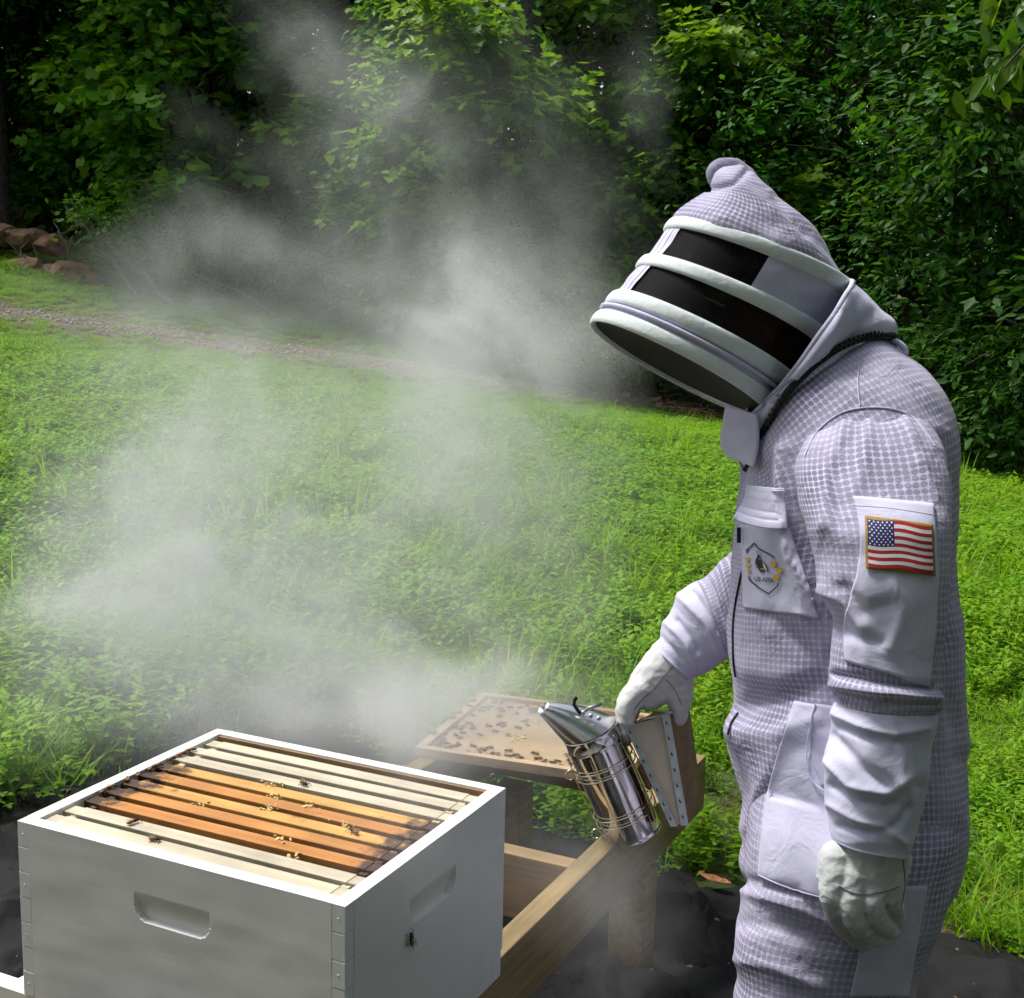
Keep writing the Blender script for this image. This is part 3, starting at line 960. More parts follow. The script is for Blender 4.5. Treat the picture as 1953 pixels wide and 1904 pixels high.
# ================================================================== grass and weeds
def tuft(name, seed, kind):
    rg = np.random.default_rng(seed)
    V = []; F = []; C = []; D = []

    def blade(x, y, h, wd, lean, az, tint, segs=3):
        b = len(V)
        D.extend([rg.uniform(0.5, 1.0) if rg.uniform() < 0.07 else 0.0] * (2 * (segs + 1)))
        dx, dy = math.cos(az), math.sin(az)
        for s in range(segs + 1):
            t = s / segs
            ww = wd * (1 - t ** 1.6) + 0.0004
            r = lean * h * t * t
            z = h * (t - 0.28 * lean * t ** 2)
            px_, py_ = x + dx * r, y + dy * r
            V.append((px_ - dy * ww, py_ + dx * ww, z)); V.append((px_ + dy * ww, py_ - dx * ww, z))
            C.extend([(tint,) * 3] * 2)
        for s in range(segs):
            F.append((b + 2 * s, b + 2 * s + 1, b + 2 * s + 3, b + 2 * s + 2))

    def leafq(c, az, tilt, l, wd, tint):
        b = len(V)
        D.extend([rg.uniform(0.3, 0.8) if rg.uniform() < 0.025 else 0.0] * 6)
        dx, dy = math.cos(az), math.sin(az)
        for t, ww in ((0, 0.12), (0.45, 1.0), (1, 0.1)):
            z = c[2] + l * t * math.sin(tilt) - 0.25 * l * t * t
            r = l * t * math.cos(tilt)
            for s in (-1, 1):
                V.append((c[0] + dx * r - s * dy * wd * ww, c[1] + dy * r + s * dx * wd * ww, z + (0.12 * wd if True else 0)))
                C.append((tint,) * 3)
        F.append((b, b + 1, b + 3, b + 2)); F.append((b + 2, b + 3, b + 5, b + 4))

    if kind == 'grass':
        for k in range(46):
            blade(rg.normal(0, 0.06), rg.normal(0, 0.06), rg.uniform(0.06, 0.17), rg.uniform(0.0016, 0.0034), rg.uniform(0.2, 1.1), rg.uniform(0, 6.28), rg.uniform(0.1, 0.95))
    elif kind == 'clover':
        for k in range(60):
            x, y = rg.normal(0, 0.075, 2); z = rg.uniform(0.02, 0.085)
            a0 = rg.uniform(0, 6.28); t = rg.uniform(0.2, 0.9)
            for j in range(3):
                leafq((x, y, z), a0 + j * 2.09, rg.uniform(-0.1, 0.5), rg.uniform(0.012, 0.022), 0.007, t)
        for k in range(10):
            blade(rg.normal(0, 0.06), rg.normal(0, 0.06), rg.uniform(0.06, 0.14), 0.002, 0.6, rg.uniform(0, 6.28), rg.uniform(0.3, 1.0))
    elif kind == 'weed':
        for k in range(7):
            x, y = rg.normal(0, 0.05, 2); h = rg.uniform(0.10, 0.22); az = rg.uniform(0, 6.28)
            blade(x, y, h, 0.0018, 0.3, az, 0.3)
            nl = 6
            for j in range(nl):
                u = (j + 1) / nl
                c = (x + math.cos(az) * 0.3 * h * u * u, y + math.sin(az) * 0.3 * h * u * u, h * u * 0.95)
                for s in (0, 3.14):
                    leafq(c, j * 1.57 + s + rg.normal(0, .3), rg.uniform(0.1, 0.7), rg.uniform(0.022, 0.045), 0.0085, rg.uniform(0.35, 0.95))
    elif kind == 'tall':
        for k in range(16):
            blade(rg.normal(0, 0.035), rg.normal(0, 0.035), rg.uniform(0.16, 0.33), rg.uniform(0.002, 0.0045), rg.uniform(0.3, 1.0), rg.uniform(0, 6.28), rg.uniform(0.35, 1.0), 5)
    elif kind == 'broad':
        for k in range(7):
            az = k * 0.9 + rg.normal(0, 0.2)
            leafq((0, 0, 0.01), az, rg.uniform(0.4, 1.1), rg.uniform(0.07, 0.13), 0.020, rg.uniform(0.3, 0.8))
    elif kind == 'meadow':      # wide patch for the distance
        for k in range(75):
            blade(rg.uniform(-0.16, 0.16), rg.uniform(-0.16, 0.16), rg.uniform(0.05, 0.16), rg.uniform(0.002, 0.0042), rg.uniform(0.2, 0.9), rg.uniform(0, 6.28), rg.uniform(0.25, 1.0), 2)
        for k in range(125):
            x, y = rg.uniform(-0.16, 0.16, 2)
            leafq((x, y, rg.uniform(0.03, 0.12)), rg.uniform(0, 6.28), rg.uniform(-0.1, 0.6), rg.uniform(0.025, 0.05), 0.0115, rg.uniform(0.3, 1.0))
    me = bpy.data.meshes.new(name)
    me.from_pydata(V, [], F)
    ca = me.color_attributes.new('tint', 'FLOAT_COLOR', 'POINT')
    c = np.ones((len(V), 4)); c[:, :3] = np.array(C)
    ca.data.foreach_set('color', c.ravel())
    da = me.attributes.new('dry', 'FLOAT', 'POINT')
    da.data.foreach_set('value', np.array(D, np.float32))
    me.materials.append(M['grass'])
    return bpy.data.objects.new(name, me)


kinds = ['grass', 'clover', 'weed', 'tall', 'broad', 'meadow', 'grass', 'weed']
tufts = [tuft('tuft_' + k, 100 + i, k) for i, k in enumerate(kinds)]


def scatter(n, y0, y1, seed, pw=1.0):
    rg = np.random.default_rng(seed)
    u = rg.uniform(0, 1, n)
    y = np.sqrt(y0 ** 2 + u * (y1 ** 2 - y0 ** 2)) if pw == 1 else (y0 + u * (y1 - y0))
    x = rg.uniform(-1, 1, n) * (0.42 * y + 0.9)
    return x, y, rg


PX = []; PY = []; PS = []; PI = []; PR = []
# near field
x, y, rg = scatter(17000, 2.3, 6.5, 5)
pn = np.array([noise.noise(Vector((a * 1.6, b * 1.6, 0.0))) for a, b in zip(x, y)])
bare = np.array([noise.noise(Vector((a * 0.9 + 7, b * 0.9, 3.0))) for a, b in zip(x, y)])
# the trodden ground next to the stand and right of the keeper is thin
thin = np.exp(-(((x - 0.75) / 0.7) ** 2 + ((y - 3.5) / 0.7) ** 2)) * 0.75 + np.exp(-(((x - 1.7) / 0.6) ** 2 + ((y - 3.7) / 1.0) ** 2)) * 0.5
keep = (~in_fabric(x, y - 0.03)) & (rg.uniform(0, 1, len(x)) > thin + 0.25 * (bare > 0.25))
x, y, pn, bare, thin = x[keep], y[keep], pn[keep], bare[keep], thin[keep]
r = rg.uniform(0, 1, len(x))
idx = np.where(pn > 0.12, np.where(r < 0.55, 2, np.where(r < 0.85, 7, 1)), np.where(r < 0.34, 0, np.where(r < 0.6, 1, np.where(r < 0.8, 6, 2))))
idx = np.where(r > 0.965, 3, idx)
idx = np.where((r > 0.955) & (r < 0.965), 4, idx)
sc = rg.uniform(0.65, 1.15, len(x)) * (1 - 0.45 * thin) * np.where(x < -0.3, 1.12, 0.95)
PX.append(x); PY.append(y); PS.append(sc); PI.append(idx); PR.append(rg.uniform(0, 6.28, len(x)))
# far field
x, y, rg = scatter(24000, 6.3, 19.0, 6)
td = track_dist(x, y)
bare = np.array([noise.noise(Vector((a * 0.7 + 7, b * 0.7, 3.0))) for a, b in zip(x, y)])
beyond = y > np.interp(x, trk[:, 0], trk[:, 1])
wood_edge = y > np.interp(x, [-8, -5, -2, 0, 1.5, 3, 5, 8], [17.0, 16.7, 15.7, 14.6, 13.2, 11.4, 10.3, 9.6])
keep = (rg.uniform(0, 1, len(x)) < np.clip((td - 0.25) / 0.6, 0.14, 1)) & ~(wood_edge & (rg.uniform(0, 1, len(x)) < 0.9))
keep &= ~(beyond & (bare > 0.05) & (rg.uniform(0, 1, len(x)) < 0.45))
x, y, beyond, td = x[keep], y[keep], beyond[keep], td[keep]
r = rg.uniform(0, 1, len(x))
idx = np.where(r < 0.72, 5, np.where(r < 0.86, 2, np.where(r < 0.985, 0, 3)))
sc = rg.uniform(0.75, 1.25, len(x)) * np.where(beyond, 0.72, 1.0) * np.clip((td - 0.2) / 2.6, 0.30, 1.0)
PX.append(x); PY.append(y); PS.append(sc); PI.append(idx); PR.append(rg.uniform(0, 6.28, len(x)))
PX = np.concatenate(PX); PY = np.concatenate(PY); PS = np.concatenate(PS); PI = np.concatenate(PI); PR = np.concatenate(PR)
PZ = tz(PX, PY)
me = bpy.data.meshes.new('grass')
me.vertices.add(len(PX))
me.vertices.foreach_set('co', np.stack([PX, PY, PZ], 1).astype(np.float32).ravel())
for nm, ty, arr in (('scl', 'FLOAT', PS), ('rot', 'FLOAT', PR), ('idx', 'INT', PI)):
    a = me.attributes.new(nm, ty, 'POINT')
    a.data.foreach_set('value', arr.astype(np.float32 if ty == 'FLOAT' else np.int32))
me.materials.append(M['grass'])
go = link(bpy.data.objects.new('grass', me))
tag(go, 'bright green grass and low weeds covering the clearing', 'grass', kind='stuff')
ng = bpy.data.node_groups.new('grass_scatter', 'GeometryNodeTree')
ng.interface.new_socket('Geometry', in_out='INPUT', socket_type='NodeSocketGeometry')
ng.interface.new_socket('Geometry', in_out='OUTPUT', socket_type='NodeSocketGeometry')
gi = ng.nodes.new('NodeGroupInput'); gout = ng.nodes.new('NodeGroupOutput')
g2i = ng.nodes.new('GeometryNodeGeometryToInstance')
for t in reversed(tufts):
    oi = ng.nodes.new('GeometryNodeObjectInfo')
    oi.inputs['Object'].default_value = t
    ng.links.new(oi.outputs['Geometry'], g2i.inputs[0])
    # one instance for each tuft kind
jn = ng.nodes.new('GeometryNodeJoinGeometry')
for l in list(ng.links):
    ng.links.remove(l)
ois = [n for n in ng.nodes if n.bl_idname == 'GeometryNodeObjectInfo']
for oi in ois:
    gg = ng.nodes.new('GeometryNodeGeometryToInstance')
    ng.links.new(oi.outputs['Geometry'], gg.inputs[0])
    ng.links.new(gg.outputs[0], jn.inputs[0])
ng.nodes.remove(g2i)
iop = ng.nodes.new('GeometryNodeInstanceOnPoints')
iop.inputs['Pick Instance'].default_value = True


def named(nm, ty):
    n = ng.nodes.new('GeometryNodeInputNamedAttribute'); n.data_type = ty
    n.inputs['Name'].default_value = nm
    return n.outputs['Attribute']


cx = ng.nodes.new('ShaderNodeCombineXYZ')
ng.links.new(named('rot', 'FLOAT'), cx.inputs['Z'])
ng.links.new(gi.outputs[0], iop.inputs['Points'])
ng.links.new(jn.outputs[0], iop.inputs['Instance'])
ng.links.new(named('idx', 'INT'), iop.inputs['Instance Index'])
ng.links.new(cx.outputs[0], iop.inputs['Rotation'])
ng.links.new(named('scl', 'FLOAT'), iop.inputs['Scale'])
ng.links.new(iop.outputs[0], gout.inputs[0])
md = go.modifiers.new('scatter', 'NODES'); md.node_group = ng

# leaf litter under the wood edge
rg = np.random.default_rng(33)
n = 6500
x = rg.uniform(-8, 6, n)
ye = np.interp(x, [-8, -5, -2, 0, 1.5, 3, 5, 8], [17.0, 16.7, 15.7, 14.6, 13.2, 11.4, 10.3, 9.6])
y = ye + rg.normal(np.where(x < 0, 0.9, 0.0), 0.55, n)
pos = np.stack([x, y, tz(x, y) + 0.02 + rg.uniform(0, 0.02, n)], 1)
ax = rg.normal(0, 1, (n, 3)); ax[:, 2] *= 0.2
no = np.array([0, 0, 1.0]) + rg.normal(0, 0.35, (n, 3))
V, F, C = leaf_cloud(pos, ax, no, rg.uniform(0.05, 0.12, n), np.ones((n, 3)), 'simple')
me = raw_mesh('leaf_litter', V, F, C, M['litter'])
o = link(bpy.data.objects.new('leaf_litter', me))
tag(o, 'brown fallen leaves under the edge of the wood', 'leaf litter', kind='stuff')


# ================================================================== rocks and fallen branches
def rock(name, c, r, seed, label, group='rocks piled at the wood edge'):
    bm = bmesh.new()
    bmesh.ops.create_icosphere(bm, subdivisions=3, radius=1)
    rg = random.Random(seed)
    pl = [Vector((rg.gauss(0, 1), rg.gauss(0, 1), rg.gauss(0, 1))).normalized() for _ in range(9)]
    for v in bm.verts:
        d = v.co.copy()
        for q in pl:                      # facet the stone
            k = d.dot(q)
            if k > 0.62: d -= q * (k - 0.62) * 0.9
        d += d.normalized() * 0.10 * fbm(d + Vector((seed, 0, 0)), 1.7, 3)
        v.co = Vector((d.x * r[0], d.y * r[1], d.z * r[2]))
    me = bpy.data.meshes.new(name)
    bm.to_mesh(me); bm.free()
    me.materials.append(M['rock'])
    o = link(bpy.data.objects.new(name, me))
    o.location = c
    o.rotation_euler = (rg.uniform(-.2, .2), rg.uniform(-.2, .2), rg.uniform(0, 6.28))
    return tag(o, label, 'rock', group)


rk = [(18, 452, .28, .2, .17, 'rust-brown rock at the end of the pile'), (62, 440, .34, .22, .16, 'largest flat rust-brown rock on top of the pile'), (55, 468, .26, .2, .13, 'mossy rock low in the pile'),
      (108, 455, .24, .2, .15, 'reddish rock crossed by a grey stick'), (140, 470, .3, .24, .17, 'pale rounded rock half in smoke'), (105, 487, .2, .15, .1, 'small tan rock in front of the pile'),
      (-30, 455, .32, .25, .2, 'brown rock at the outer end of the pile'), (290, 500, .24, .18, .09, 'flat rock lying among the sticks in smoke'), (185, 480, .22, .18, .12, 'grey rock beside the stick heap')]
for i, (px, py, a, b_, c_, lb) in enumerate(rk):
    y = 15.0 if py < 460 else 14.6
    x = px_x(px, y)
    zt = P(px, py, y)[2]
    rock('rock', (x, y, float(tz(x, y)) + c_ * 0.55 + (0.20 if py < 456 else 0.0)), (a, b_, c_), 40 + i, lb)

rg = np.random.default_rng(8)
br = [((125, 392), (330, 520), .05, 'long grey fallen branch leaning over the stick heap'), ((150, 385), (260, 475), .03, 'forked bare stick poking up from the heap'), ((20, 478), (110, 462), .028, 'dark stick lying across the rocks'),
      ((200, 500), (420, 545), .035, 'thin fallen branch lying in the smoke'), ((260, 470), (560, 545), .03, 'long thin branch under the low shrub'), ((100, 420), (150, 480), .02, 'short upright twig between the rocks')]
for i, (a, b_, r0, lb) in enumerate(br):
    y0 = 14.4 + 0.12 * i
    A_ = P(a[0], a[1], y0); B_ = P(b_[0], b_[1], y0 - 0.5)
    B_[2] = float(tz(B_[0], B_[1])) + 0.04
    mb = MB()
    p = A_ + (B_ - A_) * np.linspace(0, 1, 9)[:, None]
    p[1:-1] += rg.normal(0, 0.022, (7, 3))
    mb.tube(p, list(np.linspace(r0 * 0.4, r0 * 0.8, 9)), 7)
    for j in range(5):
        s = p[2 + j]
        e = s + np.array([rg.normal(0, .3), rg.normal(0, .2), rg.uniform(-.05, .38)])
        mb.tube(s + (e - s) * np.linspace(0, 1, 4)[:, None] + rg.normal(0, .012, (4, 3)), list(np.linspace(r0 * 0.4, 0.004, 4)), 5)
    o = mb.build('fallen_branch', M['deadwood'], None, True)
    tag(o, lb, 'branch', 'sticks heaped beside the rocks')


# dead leaves and chips lying on the weed fabric
def curled_leaf(name, px, py, l, wd, az, m_, label, cat='leaf'):
    g_ = ground(px, py)
    V = []
    for i in range(9):
        t = i / 8
        for j in range(5):
            s = (j - 2) / 2
            ww = wd * math.sin(math.pi * (0.06 + 0.9 * t)) ** 0.8
            x = (t - 0.5) * l; y = s * ww
            z = 0.03 + 0.25 * wd * abs(s) ** 1.5 + 0.10 * l * (t - 0.4) ** 2 + 0.004 * noise.noise(Vector((x * 60, y * 60, px)))
            V.append((g_[0] + x * math.cos(az) - y * math.sin(az), g_[1] + x * math.sin(az) + y * math.cos(az), float(tz(g_[0], g_[1])) + z))
    o = mesh_np(name, V, grid_faces(9, 5, False), m_, None, True)
    s_ = o.modifiers.new('thick', 'SOLIDIFY'); s_.thickness = 0.0012
    return tag(o, label, cat)


M['rustleaf'] = plain('rust_leaf', (0.36, 0.15, 0.07), 0.85, var=0.5, nscale=60, bump=0.5)
M['paleleaf'] = plain('pale_leaf', (0.66, 0.64, 0.58), 0.85, var=0.3, nscale=60, bump=0.5)
curled_leaf('dead_leaf', 1362, 1702, 0.085, 0.015, -0.75, M['rustleaf'], 'rust-brown curled leaf on the fabric edge beside the suit leg')
curled_leaf('dead_leaf', 1372, 1612, 0.05, 0.020, 0.3, M['paleleaf'], 'pale crumpled leaf in the thin grass beside the suit')
curled_leaf('dead_leaf', 1092, 1560, 0.05, 0.016, 1.3, M['rustleaf'], 'small brown leaf behind the stand post under the cover')
rg = np.random.default_rng(77)
n = 700
x = rg.uniform(-1.6, 1.8, n); y = rg.uniform(1.2, 4.2, n)
k = in_fabric(x, y + 0.08)
x, y = x[k], y[k]; n = len(x)
dgf = BVHTree.FromPolygons([Vector(q) for q in FV], grid_faces(220, 121, False))
zs = []
for a, b_ in zip(x, y):
    h_ = dgf.ray_cast(Vector((a, b_, 2.0)), Vector((0, 0, -1)))
    zs.append(h_[0].z if h_[0] is not None else 0.02)
pos = np.stack([x, y, np.array(zs) + 0.002], 1)
ax = rg.normal(0, 1, (n, 3)); ax[:, 2] *= 0.1
V, F, C = leaf_cloud(pos, ax, np.array([0, 0, 1.0]) + rg.normal(0, 0.2, (n, 3)), rg.uniform(0.004, 0.016, n), np.ones((n, 3)), 'simple')
me = raw_mesh('plant_debris', V, F, C, M['litter'])
o = link(bpy.data.objects.new('plant_debris', me))
tag(o, 'crumbs of soil and dry plant bits strewn over the black fabric', 'debris', kind='stuff')
# ================================================================== hive, stand, cover, smoker
UU = np.array([0.4544056, -0.2203192, 0]); UU /= np.linalg.norm(UU)      # along the frames
VV = np.array([-UU[1], UU[0], 0])                                        # along the stand rails
ZZ = np.array([0, 0, 1.0])
N0 = np.array([-0.17942427, 1.4536807, 1.40 - 0.72345522])               # near top corner of the hive box
UA = (float(UU[0]), float(UU[1]), 0.0); VA = (float(VV[0]), float(VV[1]), 0.0)


def H(a, b, c):
    return N0 + a * UU + b * VV + c * ZZ


M['pine'] = wood('pale_pine', (0.50, 0.435, 0.32), (0.62, 0.565, 0.44), UA)
M['propolis'] = wood('stained_pine', (0.43, 0.17, 0.04), (0.60, 0.28, 0.075), UA, stain=(0.055, 0.028, 0.016))
M['propolis_y'] = wood('yellow_stained_pine', (0.55, 0.28, 0.07), (0.68, 0.40, 0.125), UA, stain=(0.07, 0.035, 0.018))
M['inner_wood'] = wood('hive_inner_wood', (0.33, 0.20, 0.09), (0.46, 0.30, 0.15), UA)
M['stand'] = wood('treated_lumber', (0.20, 0.145, 0.062), (0.36, 0.255, 0.115), VA)
M['standx'] = wood('treated_lumber_cross', (0.24, 0.155, 0.075), (0.38, 0.26, 0.125), UA)
M['ply'] = wood('cover_ply', (0.46, 0.33, 0.19), (0.56, 0.42, 0.26), UA)
M['coverrim'] = wood('cover_rim', (0.52, 0.36, 0.22), (0.66, 0.49, 0.32), UA)
M['redwood'] = wood('bellows_board', (0.20, 0.10, 0.07), (0.30, 0.16, 0.11), (0, 1, 0))

L_, W_, H_ = 0.505, 0.413, 0.244
TH = 0.019
hive = empty('hive_box', H(-L_ / 2, W_ / 2, -H_), 'white painted deep hive box with scooped handholds, open on top', 'hive box')


def hold(s, c):
    """depth of the scooped handhold, s measured from panel centre"""
    hw, c0, c1 = 0.058, -0.052, -0.091
    t = (c0 - c) / (c0 - c1)
    # rounded lower corners
    lim = 1.0
    e = abs(s) - (hw - 0.02)
    if e > 0:
        if e > 0.02: return 0.0
        lim = 1 - (0.02 - math.sqrt(max(0.02 ** 2 - e ** 2, 0))) / (c0 - c1)
    if t < 0 or t > lim: return 0.0
    return 0.0100 * (t * t * (3 - 2 * t)) ** 0.8


def hold_panel(name, fn, half, parent, depth_axis, recess=True):
    """panel whose outer face is a grid; fn(s, c, k) -> point, k metres inward from the face"""
    cs = np.concatenate([np.linspace(0, -0.05, 8), np.linspace(-0.0515, -0.0925, 34), np.linspace(-0.096, -H_, 22)])
    ss = np.concatenate([np.linspace(-half, -0.062, 24), np.linspace(-0.0595, 0.0595, 70), np.linspace(0.062, half, 24)])
    V = []
    for c in cs:
        for s in ss:
            k = hold(s, c) if recess else 0.0
            k += 0.0007 * fbm((s * 4, c * 9, 2.0), 2.0, 2)
            V.append(fn(s, c, k))
    nc = len(ss); nr = len(cs)
    F = [(i * nc + j, (i + 1) * nc + j, (i + 1) * nc + j + 1, i * nc + j + 1) for i in range(nr - 1) for j in range(nc - 1)]
    b0 = len(V)
    V += [fn(-half, 0, TH), fn(half, 0, TH), fn(half, -H_, TH), fn(-half, -H_, TH)]
    top = list(range(nc)); bot = [(nr - 1) * nc + j for j in range(nc)]
    lef = [i * nc for i in range(nr)]; rig = [i * nc + nc - 1 for i in range(nr)]
    F += [tuple(top) + (b0 + 1, b0), tuple(bot[::-1]) + (b0 + 3, b0 + 2), tuple(lef[::-1]) + (b0, b0 + 3), tuple(rig) + (b0 + 2, b0 + 1), (b0, b0 + 1, b0 + 2, b0 + 3)]
    return mesh_np(name, V, F, M['paint'], parent)


hold_panel('side_panel', lambda s, c, k: H(-L_ / 2 + s, k, c), L_ / 2 - TH, hive, 1)
hold_panel('side_panel', lambda s, c, k: H(-L_ / 2 + s, W_ - k, c), L_ / 2 - TH, hive, 1, False)
hold_panel('end_panel', lambda s, c, k: H(-k, W_ / 2 + s, c), W_ / 2 - TH, hive, 1)
hold_panel('end_panel', lambda s, c, k: H(-L_ + k, W_ / 2 + s, c), W_ / 2 - TH, hive, 1, False)
# corner finger joints: each finger a block of its own, hair-line gaps between
nf = 7
fh = H_ / nf
for ia, a in enumerate((-TH, -L_)):
    for ib, bb in enumerate((0.0, W_ - TH)):
        for k in range(nf):
            e = 0.0004
            pr = 0.0006 * (random.random() - 0.4)
            da = pr if k % 2 else 0; db = 0 if k % 2 else pr
            z1 = -k * fh - (e if k else 0)
            z0 = -(k + 1) * fh + e
            sa = 1 if ia == 0 else -1; sb = -1 if ib == 0 else 1
            mb = MB().box(H(a + (da if sa > 0 else -da) + 0.0002, bb + sb * db + 0.0002, z0), UU * (TH - 0.0004), VV * (TH - 0.0004), ZZ * (z1 - z0), 0.0007)
            mb.build('corner_finger', M['paint'], hive)
            # nail head
            if ia == 0 or ib == 0:
                if k % 2 == 0 and ib == 0:
                    MB().sphere(H(a + TH / 2, -0.0002, (z0 + z1) / 2), (0.0016, 0.0004, 0.0016), 8, 5, (UU, VV, ZZ)).build('nail_head', M['paint'], hive, True)
                elif k % 2 == 1 and ia == 0:
                    MB().sphere(H(0.0002, bb + TH / 2, (z0 + z1) / 2), (0.0004, 0.0016, 0.0016), 8, 5, (UU, VV, ZZ)).build('nail_head', M['paint'], hive, True)
# bare wood lining seen inside, and the frame rest ledge
mb = MB()
mb.box(H(-L_ + TH + 0.0005, W_ - TH - 0.003, -0.235), UU * (L_ - 2 * TH - 0.001), VV * 0.0025, ZZ * 0.232)
mb.build('inner_face', M['inner_wood'], hive)
mb = MB()
mb.box(H(-L_ + TH + 0.0005, TH + 0.0005, -0.235), UU * (L_ - 2 * TH - 0.001), VV * 0.0025, ZZ * 0.232)
mb.build('inner_face', M['inner_wood'], hive)
for a in (-L_ + TH + 0.0004, -TH - 0.0084):
    MB().box(H(a, TH + 0.003, -0.235), UU * 0.008, VV * (W_ - 2 * TH - 0.006), ZZ * 0.208).build('frame_rest', M['inner_wood'], hive)

# ---- ten frames
labels = ['pale clean frame lying against the long hive wall with the full handhold',
          'pale clean frame second from the long handhold wall, a bee on its bar',
          'orange propolis-stained frame right next to the pale pair by the handhold wall',
          'dark ended orange frame, second of the stained five from the handhold wall',
          'yellow-orange frame in the middle of the five stained frames with wax lumps',
          'orange stained frame, second of the stained five from the stand cover',
          'yellowish stained frame bordering the three pale frames by the back wall',
          'pale frame bordering the stained five, a bee on its bar, by the back wall',
          'pale frame in the middle of the three beside the back wall',
          'pale frame lying nearest the back wall gap']
fm = ['pine', 'pine', 'propolis', 'propolis', 'propolis_y', 'propolis', 'propolis_y', 'pine', 'pine', 'pine']
FB = [0.0375 + 0.0357 * k + (0.004 if k > 1 else 0) + (0.003 if k > 6 else 0) for k in range(10)]


def uv_for(v, b):
    v = np.asarray(v) - N0
    return np.stack([(v @ UU + L_ / 2) / 0.241, (v @ VV - b) / 0.05], 1)


for k in range(10):
    fr = empty('hive_frame', H(-L_ / 2, FB[k], -0.24), labels[k], 'hive frame', 'frames hanging in the hive box')  # whole removable hive frame: bars, lugs and comb
    b = FB[k]; c = -0.0035 - 0.0012 * random.random()
    tilt = random.uniform(-0.0012, 0.0012)
    mb = MB()
    mb.box(H(-L_ / 2 - 0.214, b - 0.0122 + tilt, c - 0.019), UU * 0.428 - VV * 2 * tilt, VV * 0.0244, ZZ * 0.019, 0.0012)
    mb.build('top_bar', M[fm[k]], fr, uv=uv_for(mb.v, b))
    for s in (-1, 1):
        mb = MB()
        a0 = -L_ / 2 + (0.2142 if s > 0 else -0.2412)
        mb.box(H(a0, b - 0.0108 + s * -tilt, c - 0.0100), UU * 0.027, VV * 0.0216, ZZ * 0.0092, 0.0008)
        mb.build('lug', M[fm[k]], fr, uv=uv_for(mb.v, b))
        mb = MB()
        mb.box(H(-L_ / 2 + s * 0.214 - 0.0055, b - 0.0172, c - 0.215), UU * 0.011, VV * 0.0344, ZZ * 0.2105, 0.0008)
        mb.build('end_bar', M[fm[k]], fr, uv=uv_for(mb.v, b))
    MB().box(H(-L_ / 2 - 0.205, b - 0.012, c - 0.2), UU * 0.41, VV * 0.024, ZZ * 0.178).build('comb', M['wax'] if False else M['inner_wood'], fr)
    MB().box(H(-L_ / 2 - 0.21, b - 0.009, c - 0.22), UU * 0.42, VV * 0.018, ZZ * 0.01).build('bottom_bar', M['pine'], fr)
    # burr wax on the bars
    rr = random.Random(k + 3)
    spots = {2: [-0.18], 3: [-0.34], 4: [-0.25, -0.13], 5: [-0.27, -0.215], 6: [-0.30], 1: [-0.13]}.get(k, [])
    for s0 in spots:
        mb = MB()
        for j in range(rr.randint(9, 16)):
            q = H(s0 + rr.gauss(0, 0.009), b + 0.0145 + rr.gauss(0, 0.0055), c + 0.0005 - (0.004 if rr.random() < .3 else 0))
            ax = np.linalg.qr(np.array([[rr.gauss(0, 1) for _ in range(3)] for _ in range(3)]))[0]
            mb.sphere(q, (rr.uniform(.002, .0055), rr.uniform(.0010, .003), rr.uniform(.0008, .0016)), 6, 4, ax)
        mb.build('burr_wax', M['wax'], fr, True)

# ---- bottom board
bb = empty('bottom_board', H(-L_ / 2, W_ / 2, -H_ - 0.041), 'white hive bottom board jutting out under the hive box', 'bottom board')
HB = 0.0405
MB().box(H(-0.62, 0.0015, -H_ - HB - .0005), UU * 0.6185, VV * 0.026, ZZ * HB, 0.0012).build('side_rail', M['paint'], bb)
MB().box(H(-0.62, W_ - 0.0275, -H_ - HB - .0005), UU * 0.6185, VV * 0.026, ZZ * HB, 0.0012).build('side_rail', M['paint'], bb)
MB().box(H(-0.0265, 0.028, -H_ - HB - .0005), UU * 0.025, VV * (W_ - 0.056), ZZ * HB, 0.0012).build('back_rail', M['paint'], bb)
MB().box(H(-0.545, 0.028, -H_ - HB - .0005), UU * 0.03, VV * (W_ - 0.056), ZZ * HB * 0.97, 0.0012).build('entrance_block', M['paint'], bb)
MB().box(H(-0.513, 0.0285, -H_ - HB + 0.002), UU * 0.486, VV * (W_ - 0.057), ZZ * 0.012).build('floor_board', M['paint'], bb)

# ---- stand
ST = 1.40 - 1.0085 - N0[2]             # top of the rails, relative to the hive top
st = empty('hive_stand', (H(-0.28, 0.6, 0)[0], H(-0.28, 0.6, 0)[1], 0.0), 'rough treated lumber stand of boards and posts under the hive', 'hive stand')
RH = 0.117


def lumber(name, a0, b0, c0, da, db, dc, m):
    MB().box(H(a0, b0, c0), UU * da, VV * db, ZZ * dc, 0.0025).build(name, M[m], st)


lumber('rail', -0.062, -0.40, ST - RH, 0.038, 1.83, RH, 'stand')
lumber('rail', -0.546, -0.40, ST - RH, 0.038, 1.83, RH, 'stand')
lumber('cross_board', -0.5075, 0.794, ST - RH - 0.004, 0.445, 0.038, RH + 0.002, 'standx')
lumber('cross_board', -0.5075, 1.391, ST - RH - 0.001, 0.445, 0.038, RH, 'standx')
lumber('cross_board', -0.5075, -0.395, ST - RH - 0.001, 0.445, 0.038, RH, 'standx')
gz = -N0[2]
for a0, b0 in ((-0.081, 1.04), (-0.475, 1.32), (-0.081, -0.30), (-0.54, -0.30)):
    x, y = H(a0, b0, 0)[:2]
    lumber('post', a0, b0, gz - 0.05, 0.07, 0.07, ST - RH - 0.0025 - gz + 0.05, 'stand')

